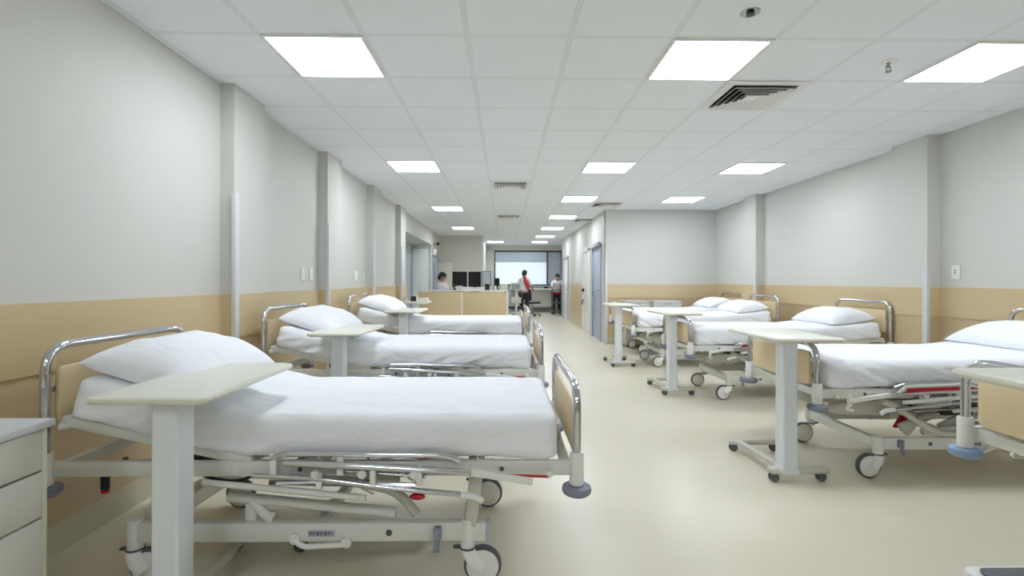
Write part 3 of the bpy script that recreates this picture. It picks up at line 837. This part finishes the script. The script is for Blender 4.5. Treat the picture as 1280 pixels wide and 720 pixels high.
# (foot x, centre y, faces), label, backrest angle, raise
beds = [
 ('L', .29, 2.41, A14, .00, 'hospital bed filling the left foreground beside the white drawer cabinet', 'large white pillow on the foreground bed beside the drawer cabinet', 0.0),
 ('L', .28, 4.20, A14, .045, 'hospital bed directly behind the foreground bed, second along the left wall', 'white pillow on the second bed along the left wall', 1.7),
 ('L', .28, 6.25, A14, .08, 'third hospital bed along the left wall, its long side facing the tan reception desk', 'white pillow on the third bed along the left wall, under the pale wall plate', 3.1),
 ('L', .27, 8.20, R(1), -.055, 'mostly hidden hospital bed before the tan desk, only its chrome hoops showing', None, 4.4),
 ('R', 1.965, 1.665, A6, .11, 'hospital bed cut by the photo edge, tan footboard and blue roller bumper showing', None, 5.2),
 ('R', 1.945, 3.49, A6, .05, 'hospital bed with red emergency pedal, behind the overbed table with visible caster base', 'white pillow touching the right photo edge, under a chrome hoop', 6.3),
 ('R', 1.930, 5.56, A6, .05, 'hospital bed second behind the right photo edge, headboard beside the large right pilaster', 'plump white pillow beside the large right pilaster', 7.9),
 ('R', 1.85, 7.54, A6, .05, 'hospital bed in the right row with its headboard just before the far right pilaster', 'white pillow on the bed just before the far right pilaster', 8.8),
 ('R', 2.0, 8.90, A6, .05, 'farthest hospital bed in the right row, beside the back wall', 'small-looking white pillow on the farthest right bed beside the back wall', 9.9),
]
protos = {}
pprotos = {}
for side, x, y, ang, dz, lab, plab, seed in beds:
    key = (side, round(dz, 3))
    blue = (side == 'R' and y < 2)
    if key not in protos or blue:
        b = make_bed(lab, ang, dz, 1.36 if side == 'L' else 1.34, seed, 'bluebump' if blue else 'bumper')
        if not blue: protos[key] = b
    else:
        b = copy_tree(protos[key]); b['label'] = lab
    b.location = (x, y, 0); b.rotation_euler = (0, 0, pi if side == 'L' else 0)
    if plab is None: continue
    if 'A' not in pprotos: p = make_pillow(seed); pprotos['A'] = p
    else: p = pprotos['A'].copy(); col.objects.link(p)
    tag(p, plab, 'pillow', 'white bed pillows')
    # rest the pillow on the raised head section
    s = .475 if side == 'L' else .43
    hx = (1.36 if side == 'L' else 1.34) + s * cos(ang) - .158 * sin(ang)
    hz = .552 + dz + s * sin(ang) + .158 * cos(ang) + .032
    sg = -1 if side == 'L' else 1
    tilt = ang + R(3)
    p.location = (x + sg * hx, y, hz)
    p.rotation_euler = (0, -tilt, pi if side == 'L' else 0)

# ------------------------------------------------------------------ overbed tables
def make_table(h, off, label, tw=.40, tl=.70, name='overbed_table'):
    """origin on the floor under the near short edge; +y runs away along the spine, dirx: side the feet point to"""
    root = thing(name, label, 'table', group='overbed tables on casters')
    top = MB().prism(rounded_rect(-tw / 2, 0, tw / 2, tl, .035), h - .026, h, .004)
    t = top.build('tabletop', M['cream'], root)
    rim = MB()
    rim.tube([(p[0], p[1], h - .013) for p in rounded_rect(-tw / 2, 0, tw / 2, tl, .035)],   .0118, 0, 8, closed=True, flat=1.0)
    rim.build('edging', M['cream_edge'], t)
    cx = off
    c = MB().prism([(cx - .046, .068), (cx - .038, .06), (cx + .038, .06), (cx + .046, .068), (cx + .046, .15), (cx + .038, .158), (cx - .038, .158), (cx - .046, .15)], .080, h - .0265, .0)
    c.prism([(cx - .052, .056), (cx + .052, .056), (cx + .052, .162), (cx - .052, .162)], .060, .092, .004)
    c.build('column', M['paint'], root, angle=30)
    ft = MB()
    ft.bar((cx, .10, .070), (cx - .045, .66, .068), .046, .034, .010)                    # spine
    x0, x1 = cx - .110, cx + .260
    ft.box2((x0, .080, .048), (x1, .142, .088), .016, 3).box2((x0, .635, .048), (x1, .690, .084), .014, 3)
    ft.build('base', M['paint2'], root)
    for x in (x0 + .032, x1 - .040):
        for y in (.112, .662):
            k = MB().cyl((x, y, .046), .012, .016, n=12).box2((x - .022, y - .016, .026), (x + .022, y + .016, .046), .006)
            k.lathe([(.012, -.020), (.025, -.020), (.028, -.015), (.028, -.005), (.016, -.004), (.016, .004), (.028, .005), (.028, .015), (.025, .020), (.012, .020)], (x, y, .028), 'Y', 18)
            k.build('caster', M['tyre'], root)
    lv = MB().box2((cx + .085, .10, h - .044), (cx + .105, .20, h - .0305), .004)
    lv.build('height_lever', M['bumper'], root)
    return root
tabs = [
 (-1.185, 1.65, .863, .025, 'overbed table in the left foreground, thick column standing before the foreground bed', .38),
 (-1.185, 3.45, .885, .005, 'overbed table standing over the second left bed, cream rounded top', .36),
 (-1.165, 5.60, .905, .005, 'overbed table over the third left bed, in front of the dark-faced device', .38),
 (-1.47, 7.95, .90, .03, 'overbed table carrying the boxes and dark-faced device, before the tan desk', .40),
 (1.655, .903, .970, .05, 'overbed table cut off by the right photo edge over the blue bumper bed', .40),
 (1.865, 2.98, .904, -.098, 'overbed table with its whole caster base visible, standing at the bed with red pedal', .40),
 (1.935, 5.32, .904, -.10, 'middle overbed table in the aisle at the foot of the right beds', .40),
 (1.735, 7.12, .907, -.075, 'farthest overbed table on the right, nearest the blue corridor door', .40),
]
for x, y, h, off, lab, d in tabs:
    t = make_table(h, off, lab, d); t.location = (x, y, 0)

# ------------------------------------------------------------------ bedside cabinets
def make_cabinet(label, w=.48, d=.53, h=.80, nd=3, top=True):
    """front faces +x, width along y"""
    root = thing('bedside_cabinet', label, 'cabinet', group='bedside cabinets')
    body = MB().box2((-d, -w / 2, .03), (-.020, w / 2, h - .026), .003)
    for s in (-1, 1): body.box2((-.022, s * w / 2 - (.018 if s > 0 else 0), .03), (.0, s * w / 2 + (.018 if s < 0 else 0), h - .026), .002)
    body.build('body', M['cream_edge'], root)
    MB().box2((-d - .005, -w / 2 - .012, h - .025), (.018, w / 2 + .012, h), .004).build('top', M['laminate_top'], root)
    hs = [(h - .03, .640), (.636, .490), (.486, .05)] if nd == 3 else [(h - .03, h - .21), (h - .215, .05)]
    for z1, z0 in hs:
        dr = MB().box2((-.020, -w / 2 + .020, z0 + .003), (.002, w / 2 - .020, z1), .002).build('drawer', M['drawer'], root)
        MB().tube([(.002, -.06, z1 - .03), (.022, -.05, z1 - .03), (.022, .05, z1 - .03), (.002, .06, z1 - .03)], .005, .01, 8).build('drawer_pull', M['steel'], dr) if nd == 2 else None
    f = MB()
    for x in (-d + .04, -.05):
        for s in (-1, 1): f.cyl((x, s * (w / 2 - .05), .0155), .018, .03, n=12, bev=.003)
    f.build('feet', M['tyre'], root)
    return root
c1 = make_cabinet('white three-drawer bedside cabinet with bluish grey top at the left photo edge')
c1.location = (-1.478, 1.39, 0)
c2 = make_cabinet('white bedside cabinet against the back wall, closest to the corridor corner', .46, .40, .87, 2)
c2.location = (2.53, 9.405, 0); c2.rotation_euler = (0, 0, -pi / 2)
c3 = make_cabinet('white bedside cabinet against back wall, partly hidden behind the farthest right bed', .52, .40, .87, 2)
c3.location = (3.10, 9.405, 0); c3.rotation_euler = (0, 0, -pi / 2)

# pedal bin whose top corner shows at the bottom edge
o = thing('pedal_bin', 'white bin with grey lid, only its top corner showing at the bottom photo edge', 'bin', (1.42, 1.235, 0))
MB().prism(rounded_rect(-.13, -.14, .13, .14, .03), .012, .42, .006).build('body', M['white'], o)
MB().prism(rounded_rect(-.14, -.15, .14, .15, .035), .42, .45, .008).build('rim', M['white'], o)
MB().prism(rounded_rect(-.115, -.125, .13, .125, .025), .45, .458, .003).build('lid', M['dark_grey'], o)
MB().prism(rounded_rect(-.125, -.135, .125, .135, .03), 0, .014).build('base', M['dark_grey'], o)
MB().box2((-.035, -.19, .02), (.035, -.13, .035), .004).build('pedal', M['dark_grey'], o)

# ------------------------------------------------------------------ things on the far left overbed table
tx_, ty_ = -1.47, 7.95
o = thing('desk_clock', 'small black-faced device standing on the overbed table before the tan desk', 'device', (tx_ - .02, ty_ + .22, .9))
MB().box2((-.055, -.03, 0), (.055, .03, .105), .012).build('casing', M['white'], o)
MB().box2((-.045, -.033, .012), (.045, -.029, .095), .006).build('face', M['black'], o)
o = thing('tissue_box', 'white cardboard box right of the black-faced device', 'box', (tx_ + .135, ty_ + .26, .9))
MB().box2((-.08, -.06, 0), (.08, .06, .065), .004).build('carton', M['white'], o)
MB().prism(rounded_rect(-.045, -.018, .045, .018, .015), .0645, .066).build('slot', M['green'], o)
o = thing('plastic_cup', 'small white cup left of the black-faced device', 'cup', (tx_ - .145, ty_ + .22, .9))
MB().lathe([(.028, 0), (.036, .07), (.038, .072), (.034, .07), (.026, .004)], n=18).build('cup_body', M['white'], o)
MB().tube([(.034, 0, .055), (.055, 0, .05), (.052, 0, .02), (.030, 0, .018)], .004, .012, 8).build('handle', M['white'], o)

# ------------------------------------------------------------------ reception desk and what stands on it
DX0, DX1, DY = -2.03, .085, 11.5
o = thing('reception_desk', 'long tan reception desk with white ledge at the far end of the ward', 'desk', ((DX0 + DX1) / 2, DY, 0))
hw = (DX1 - DX0) / 2
MB().box2((-hw + .03, 0, .02), (0 - .03, .03, .985), .003).build('front_panel', M['desk'], o)
MB().box2((.0, 0, .02), (hw - .045, .03, .985), .003).build('front_panel', M['desk'], o)
MB().box2((-.03, -.006, 0), (0, .03, .99), .003).box2((hw - .045, -.01, 0), (hw, .75, 1.0), .003).box2((-hw, -.006, 0), (-hw + .03, .6, .99), .003).build('end_panel', M['white'], o)
MB().box2((-hw - .0, -.02, 1.0), (hw, .30, 1.03), .004).build('ledge', M['white'], o)
MB().box2((-hw + .03, .12, .72), (hw - .046, .75, .75), .003).build('worktop', M['cream'], o)
def monitor(x, y, z, w, h, label, back=False, rz=0.0, m='screen'):
    r = thing('computer_monitor', label, 'monitor', (x, y, z), rz, 'monitors on the reception desk')
    MB().box2((-w / 2, -.015, .12), (w / 2, .02, .12 + h), .006).build('casing', M['black'], r)
    MB().box2((-w / 2 + .012, -.018, .135), (w / 2 - .012, -.0152, .12 + h - .012)).build('screen', M[m], r)
    MB().box2((-.02, .0, .01), (.02, .03, .2), .005).box2((-.10, -.07, 0), (.10, .09, .012), .004).build('stand', M['black'], r)
monitor(-1.085, 12.0, .98, .355, .37, 'left of the two black computer monitors behind the reception ledge')
monitor(-.725, 12.0, .98, .30, .37, 'right of the two black computer monitors behind the reception ledge')
monitor(-.44, 11.95, 1.0, .23, .36, 'pale grey screen turned beside the two black monitors', m='wall_blue')
monitor(-.20, 13.0, 1.02, .13, .18, 'small dark monitor seen before the bright far window')
ms = MB().box2((-1.40, 11.86, .752), (-.1, 12.1, .98), .004)
tag(ms.build('monitor_shelf', M['white'], None), 'low white shelf carrying the monitors behind the reception ledge', 'shelf')
tag(MB().box2((-.30, 12.9, .0), (-.02, 13.2, 1.02), .006).build('side_cabinet', M['locker'], None), 'pale side cabinet behind the desk under the small monitor', 'cabinet')
o = thing('telephone', 'dark desk telephone at the left end of the items on reception ledge', 'telephone', (-1.16, 11.62, 1.03))
MB().prism([(-.035, -.06), (.035, -.06), (.035, .08), (-.035, .08)], 0, .04, .006).build('base', M['black'], o)
MB().tube([(-.02, -.06, .045), (-.02, -.05, .09), (-.02, .05, .13), (-.02, .07, .10)], .016, .03, 10).build('handset', M['black'], o)
def tray(x, w, h, name, label, cat, m, d=.2):
    r = thing(name, label, cat, (x, 11.63, 1.03))
    MB().box2((-w / 2, -d / 2, 0), (w / 2, d / 2, h * .75), .006).build('body', M[m], r)
    MB().box2((-w / 2 - .004, -d / 2 - .004, h * .75), (w / 2 + .004, d / 2 + .004, h), .006).build('lid', M[m], r)
tray(-1.06, .13, .10, 'file_box', 'pale green file box beside the telephone on the reception ledge', 'box', 'green')
tray(-.865, .24, .07, 'paper_tray', 'white paper tray below the left black monitor', 'tray', 'white')
tray(-.60, .26, .06, 'document_tray', 'white document tray below the right black monitor', 'tray', 'white')
o = thing('pen_holder', 'black upright holder on the ledge below the pale grey screen', 'holder', (-.405, 11.60, 1.03))
MB().box2((-.05, -.05, 0), (.05, .05, .15), .008).build('body', M['black'], o)
MB().tube([(.01, 0, .10), (.02, 0, .19)], .005, 0, 8).tube([(-.02, .01, .10), (-.025, .01, .18)], .005, 0, 8).build('pens', M['white'], o)
tray(-.02, .17, .13, 'storage_box', 'pale green storage box at the right end of the reception ledge', 'box', 'green')
o = thing('sanitiser_bottle', 'small white bottle between black holder and pale green box', 'bottle', (-.22, 11.6, 1.03))
MB().lathe([(.03, 0), (.032, .01), (.032, .07), (.014, .09), (.012, .10)], n=16).build('bottle_body', M['white'], o)
MB().cyl((0, 0, .108), .014, .016, n=12).tube([(0, 0, .116), (0, 0, .128), (.03, 0, .126)], .005, .01, 8).build('pump', M['dark_grey'], o)

# behind the desk
o = thing('tall_locker', 'tall beige locker behind the seated person at the reception', 'locker', (-1.82, 15.4, 0))
MB().box2((-.22, -.28, .05), (.22, .28, 1.80), .006).build('body', M['locker'], o)
MB().box2((-.21, -.298, .08), (.21, -.281, 1.78), .003).build('door', M['locker'], o)
MB().box2((.14, -.312, .9), (.16, -.299, 1.05), .003).build('handle', M['steel'], o)
MB().box2((-.20, -.25, 0), (.20, .25, .05)).build('plinth', M['dark_grey'], o)
o = thing('security_camera', 'black security camera on a bracket high on the left corner wall', 'camera', (XL, 14.35, 2.30))
MB().box2((0, -.04, -.04), (.012, .04, .04), .003).build('wall_plate', M['dark_grey'], o)
MB().tube([(.01, 0, 0), (.09, 0, .005)], .012, 0, 10).build('bracket', M['dark_grey'], o)
MB().sphere((.125, 0, .01), (.05, .05, .05)).build('dome', M['black'], o)
o = thing('hand_dispenser', 'white rounded dispenser on the wall below the security camera', 'dispenser', (XL, 14.08, 2.02))
MB().box2((0, -.02, -.06), (.12, .10, .12), .05, seg=4).build('housing', M['white'], o)
MB().box2((.02, .0, -.085), (.09, .07, -.058), .008).build('nozzle_tray', M['frame_grey'], o)

# far counter under the window
o = thing('window_counter', 'grey-fronted white counter under the far window', 'counter', (1.05, 19.55, 0))
MB().box2((-.85, -.28, .90), (.85, .42, .95), .005).build('countertop', M['white'], o)
MB().box2((-.83, .10, .22), (.83, .13, .90), .003).build('back_panel', M['wall_grey'], o)
for x in (-.81, .81): MB().box2((x - .025, -.24, 0), (x + .025, .34, .90), .004).build('leg', M['frame_grey'], o)
MB().box2((-.79, -.02, .12), (.79, .02, .16), .004).build('foot_bar', M['dark_grey'], o)
o = thing('keyboard', 'dark flat keyboard lying on the white window counter', 'keyboard', (.75, 19.45, .95))
MB().box2((-.24, -.08, 0), (.24, .08, .03), .006).build('case', M['black'], o)
MB().box2((-.22, -.065, .030), (.22, .065, .036), .002).build('keys', M['dark_grey'], o)
o = thing('small_bowl', 'small dark bowl on the window counter beside the cart', 'bowl', (1.62, 19.4, .95))
MB().lathe([(.05, 0), (.11, .07), (.115, .075), (.10, .07), (.045, .012)], n=20).build('bowl_body', M['black'], o)
o = thing('medical_cart', 'dark grey metal shelf cart standing at the end of the corridor', 'cart', (1.93, 18.4, 0))
for x in (-.17, .17):
    for y in (-.2, .2): MB().box2((x - .016, y - .016, .05), (x + .016, y + .016, .92), .004).build('post', M['dark_grey'], o)
for z in (.14, .42, .90): MB().box2((-.185, -.215, z), (.185, .215, z + .03), .005).build('shelf', M['dark_grey'], o)
for x in (-.16, .16):
    for y in (-.19, .19): MB().cyl((x, y, .028), .028, .024, 'X', 14, .004).build('wheel', M['black'], o)
o = thing('white_basin', 'white basin on top of the dark grey cart', 'basin', (1.86, 18.27, .93))
MB().lathe([(.07, 0), (.11, .07), (.12, .075), (.10, .068), (.06, .01)], n=20).build('basin_body', M['white'], o)
MB().cyl((0, 0, .02), .05, .02, n=16).build('contents', M['frame_grey'], o)

# equipment stand right of the desk, office chairs
o = thing('equipment_trolley', 'pale medical equipment trolley with monitor head right of the desk', 'trolley', (.31, 13.3, 0))
MB().lathe([(.20, .06), (.22, .07), (.20, .10), (.06, .13)], n=20).build('base', M['wall_grey'], o)
MB().cyl((0, 0, .60), .030, .98, n=14).build('pole', M['paint'], o)
MB().box2((-.15, -.10, 1.00), (.13, .08, 1.20), .02).build('monitor_head', M['wall_grey'], o)
MB().box2((-.12, -.105, 1.03), (.10, -.099, 1.17), .006).build('display', M['frame_grey'], o)
MB().box2((-.14, -.12, .66), (.14, .12, .80), .015).build('pump_unit', M['paint2'], o)
MB().box2((-.17, -.15, .38), (.17, .15, .41), .008).build('shelf', M['paint2'], o)
MB().tube([(.10, -.1, 1.0), (.16, -.12, .85), (.12, -.13, .7)], .012, .05, 8).build('cable', M['dark_grey'], o)
for k in range(4):
    a = pi / 4 + k * pi / 2
    MB().cyl((.19 * cos(a), .19 * sin(a), .03), .03, .03, 'X', 12, .004).build('wheel', M['black'], o)
def chair(x, y, rz, label):
    r = thing('office_chair', label, 'chair', (x, y, 0), rz, 'black office chairs')
    MB().box2((-.22, -.22, .44), (.22, .22, .51), .03, seg=3).build('seat', M['black'], r)
    b = MB().box((0, .22, .76), (.40, .06, .42), .028, (-.12, 0, 0), seg=3); b.build('backrest', M['black'], r)
    MB().tube([(0, .12, .43), (0, .26, .46), (0, .25, .62)], .018, .06, 10).build('back_support', M['dark_grey'], r)
    MB().cyl((0, 0, .27), .025, .35, n=14).build('gas_lift', M['steel'], r)
    for k in range(5):
        a = k * 2 * pi / 5 + .3
        lg = MB().bar((0, 0, .10), (.27 * cos(a), .27 * sin(a), .075), .04, .03, .006).build('leg', M['dark_grey'], r)
        MB().cyl((.27 * cos(a), .27 * sin(a), .031), .03, .04, 'Y', 12, .006).build('caster', M['black'], lg)
chair(.26, 14.6, pi / 2, 'black office chair right of the reception desk end')
chair(.98, 17.6, 2.2, 'black office chair beside the standing person')

# ------------------------------------------------------------------ people
def skin_mesh(name, verts, edges, root_i, m, parent, sub=2):
    """verts: (co, radius); grows one continuous surface"""
    me = bpy.data.meshes.new(name); me.from_pydata([v[0] for v in verts], edges, [])
    o = bpy.data.objects.new(name, me); col.objects.link(o)
    md = o.modifiers.new('skin', 'SKIN'); md.use_smooth_shade = True
    sv = me.skin_vertices[0].data
    for i, v in enumerate(verts):
        r = v[1]; sv[i].radius = r if isinstance(r, tuple) else (r, r); sv[i].use_root = (i == root_i)
    o.modifiers.new('sub', 'SUBSURF').levels = sub; o.modifiers['sub'].render_levels = sub
    dg = bpy.context.evaluated_depsgraph_get(); dg.update()
    me2 = bpy.data.meshes.new_from_object(o.evaluated_get(dg)); me2.name = name
    o.modifiers.clear(); o.data = me2
    me2.materials.clear(); me2.materials.append(m)
    for p in me2.polygons: p.use_smooth = True
    o.parent = parent
    return o
class Sk:
    def __init__(s): s.v = []; s.e = []
    def p(s, co, r, link=None):
        s.v.append((tuple(co), r)); i = len(s.v) - 1
        if link is not None: s.e.append((link, i))
        return i
def hand(sk, wrist_i, w, d, up):
    """palm and five curled fingers; d: direction of the hand, up: back of the hand"""
    d = Vector(d).normalized(); up = Vector(up).normalized(); sd = d.cross(up).normalized(); w = Vector(w)
    palm = sk.p(w + d * .045, (.026, .016), wrist_i)
    pe = sk.p(w + d * .085, (.030, .014), palm)
    for k, (o_, ln) in enumerate(((-.030, .066), (-.010, .076), (.010, .070), (.029, .055))):
        a = sk.p(w + d * (.098) + sd * o_, .009, pe)
        b = sk.p(w + d * (.098 + ln * .5) + sd * o_ * 1.1 - up * .010, .0085, a)
        sk.p(w + d * (.098 + ln * .85) + sd * o_ * 1.1 - up * .032, .007, b)
    t1 = sk.p(w + d * .055 - sd * .040 - up * .006, .011, palm)
    sk.p(w + d * .095 - sd * .056 - up * .018, .009, t1)
def person(label, loc, rz, hips_z, lean, head_turn, legs, arms, trousers='trouser', extras=None):
    """faces local -y. legs/arms: lists of joint positions for each side"""
    root = thing('person', label, 'person', loc, rz)
    H = Vector((0, 0, hips_z)); ln = Vector((0, -sin(lean), cos(lean)))
    waist = H + ln * .16; chest = H + ln * .34; neckb = H + ln * .47; neck = H + ln * .53
    head = neck + Vector((0, -.025, .10)); top = head + Vector((0, .012, .085))
    sk = Sk()
    h = sk.p(H, (.135, .10)); w = sk.p(waist, (.115, .085), h); c = sk.p(chest, (.135, .10), w); nb = sk.p(neckb, (.075, .06), c)
    n = sk.p(neck, .047, nb); jaw = sk.p(neck + Vector((0, -.03, .055)), (.058, .062), n); hd = sk.p(head, (.072, .086), jaw); sk.p(top, (.055, .065), hd)
    nose = sk.p(neck + Vector((sin(head_turn) * .1, -.108, .085)), .012, jaw)
    for s in (-1, 1):
        A = arms[0 if s < 0 else 1]
        sh = sk.p(neckb + Vector((s * .165, 0, -.045)), .052, nb); el = sk.p(A[0], .038, sh); wr = sk.p(A[1], .026, el)
        d = Vector(A[1]) - Vector(A[0]); hand(sk, wr, A[1], d, Vector((s * .5, -.2, .8)))
        G = legs[0 if s < 0 else 1]
        hp = sk.p(H + Vector((s * .09, 0, -.07)), .082, h); kn = sk.p(G[0], .055, hp); an = sk.p(G[1], .036, kn)
        sk.p(Vector(G[1]) + Vector((0, -.13, -.045)), (.035, .024), an)
    skin_mesh('body', sk.v, sk.e, 0, M['skin'], root)
    # shirt
    t = Sk(); th = t.p(H + ln * -.03, (.165, .128)); tw = t.p(waist, (.145, .115), th); tc = t.p(chest, (.165, .128), tw); tn = t.p(neckb - ln * .005, (.09, .075), tc)
    for s in (-1, 1):
        A = arms[0 if s < 0 else 1]
        sh = t.p(neckb + Vector((s * .17, 0, -.045)), .068, tn); e_ = Vector(A[0]); s0 = neckb + Vector((s * .17, 0, -.045))
        t.p(s0.lerp(e_, .9), .056, sh)
    skin_mesh('shirt', t.v, t.e, 0, M['shirt'], root)
    l = Sk(); lh = l.p(H + Vector((0, 0, -.02)), (.150, .116))
    for s in (-1, 1):
        G = legs[0 if s < 0 else 1]
        a = l.p(H + Vector((s * .095, 0, -.09)), .098, lh); b = l.p(G[0], .072, a); l.p(Vector(G[0]).lerp(Vector(G[1]), .95), .058, b)
    skin_mesh('trousers', l.v, l.e, 0, M[trousers], root)
    for s in (-1, 1):
        G = Vector(legs[0 if s < 0 else 1][1])
        MB().sphere((G.x, G.y - .055, max(.035, G.z - .04)), (.045, .125, .04), 12, 8).build('shoe', M['shoe'], root)
    hc = head + Vector((0, .018, .035))
    hr = MB().sphere(hc, (.088, .100, .092), 18, 12).sphere(hc + Vector((0, .075, -.05)), (.07, .05, .07), 14, 8)
    hr.build('hair', M['hair'], root)
    ey = MB()
    for s in (-1, 1): ey.sphere(head + Vector((s * .030, -.082, .012)), (.010, .006, .007), 8, 6)
    ey.build('eyes', M['black'], root)
    MB().sphere(neck + Vector((0, -.089, .045)), (.020, .006, .006), 8, 6).build('mouth', M['redcloth'], root)
    for s in (-1, 1): MB().sphere(head + Vector((s * .074, .0, .0)), (.010, .02, .028), 8, 6).build('ear', M['skin'], root)
    if extras: extras(root, H, ln, neckb, chest)
    return root
def scarf(root, H, ln, nb, chest):
    MB().tube([nb + Vector((-.03, .07, .05)), nb + Vector((-.07, .12, -.05)), chest + Vector((-.13, .13, -.02)), chest + Vector((-.17, .08, -.16)), chest + Vector((-.16, .06, -.24))], [.04, .065, .075, .065, .04], 0, 12, flat=.5).build('red_scarf', M['redcloth'], root)
def belt(root, H, ln, nb, chest):
    MB().tube([H + Vector((.17 * cos(a), .135 * sin(a), -.02)) for a in [2 * pi * k / 16 for k in range(16)]], .045, 0, 8, closed=True).build('red_waistband', M['redcloth'], root)
# seated nurse behind the desk, turned to the monitors on the right
person('person in a white shirt sitting behind the reception desk facing the monitors', (-1.62, 12.55, 0), R(70), .72, .10, 0,
       [((-.10, -.40, .70), (-.10, -.38, .26)), ((.10, -.40, .70), (.10, -.38, .26))],
       [((-.24, -.12, .97), (-.18, -.36, .98)), ((.24, -.12, .97), (.18, -.36, .98))])
o = thing('work_stool', 'tall stool under the person sitting behind the reception desk', 'stool', (-1.62, 12.55, 0))
MB().cyl((0, 0, .575), .19, .07, n=24, bev=.02).build('seat', M['black'], o)
MB().cyl((0, 0, .30), .025, .50, n=14).build('column', M['steel'], o)
MB().lathe([(.24, .0), (.25, .012), (.23, .03), (.05, .06)], n=24).build('base', M['dark_grey'], o)
# standing person in the corridor, seen from behind
person('person standing in the corridor in white shirt, dark trousers and red scarf', (.66, 16.9, 0), R(155), .87, .06, .1,
       [((-.10, -.03, .48), (-.12, .02, .085)), ((.10, -.02, .48), (.12, .04, .085))],
       [((-.26, -.03, 1.06), (-.22, -.22, .98)), ((.26, -.03, 1.06), (.20, -.24, 1.0))], extras=scarf)
# person bending over behind the cart
person('person in white top and red waistband leaning over behind the dark cart', (1.98, 19.08, 0), R(10), .80, .30, 0,
       [((-.10, -.05, .44), (-.12, .0, .085)), ((.10, -.04, .44), (.12, .02, .085))],
       [((-.24, -.26, .98), (-.16, -.45, 1.0)), ((.24, -.26, .98), (.16, -.45, 1.0))], extras=belt)

# ------------------------------------------------------------------ daylight outside, camera, view
w = bpy.data.worlds.new('daylight'); scene.world = w; w.use_nodes = True
bg = w.node_tree.nodes['Background']
sky = w.node_tree.nodes.new('ShaderNodeTexSky'); sky.sky_type = 'PREETHAM'; sky.turbidity = 5
w.node_tree.links.new(sky.outputs['Color'], bg.inputs['Color']); bg.inputs['Strength'].default_value = 0.4

F_PX = 621.35
cam = bpy.data.cameras.new('camera'); co = bpy.data.objects.new('camera', cam); col.objects.link(co)
cam.sensor_fit = 'HORIZONTAL'; cam.sensor_width = 36; cam.lens = F_PX / 1280 * 36
cam.shift_y = -9.03 / 1280
cam.clip_start = .05
co.location = (0, 0, CAM_H)
yaw, roll = .0147, .0024
co.rotation_euler = (Matrix.Rotation(-yaw, 3, 'Z') @ Matrix.Rotation(pi / 2, 3, 'X') @ Matrix.Rotation(roll, 3, 'Z')).to_euler()
scene.camera = co
scene.view_settings.view_transform = 'Standard'
scene.view_settings.look = 'None'
scene.view_settings.gamma = 1.0
scene.view_settings.use_curve_mapping = False
scene.view_settings.exposure = 0.0
scene.cycles.use_denoising = True
scene.cycles.max_bounces = 10
scene.cycles.diffuse_bounces = 7
scene.cycles.caustics_reflective = False
scene.cycles.caustics_refractive = False
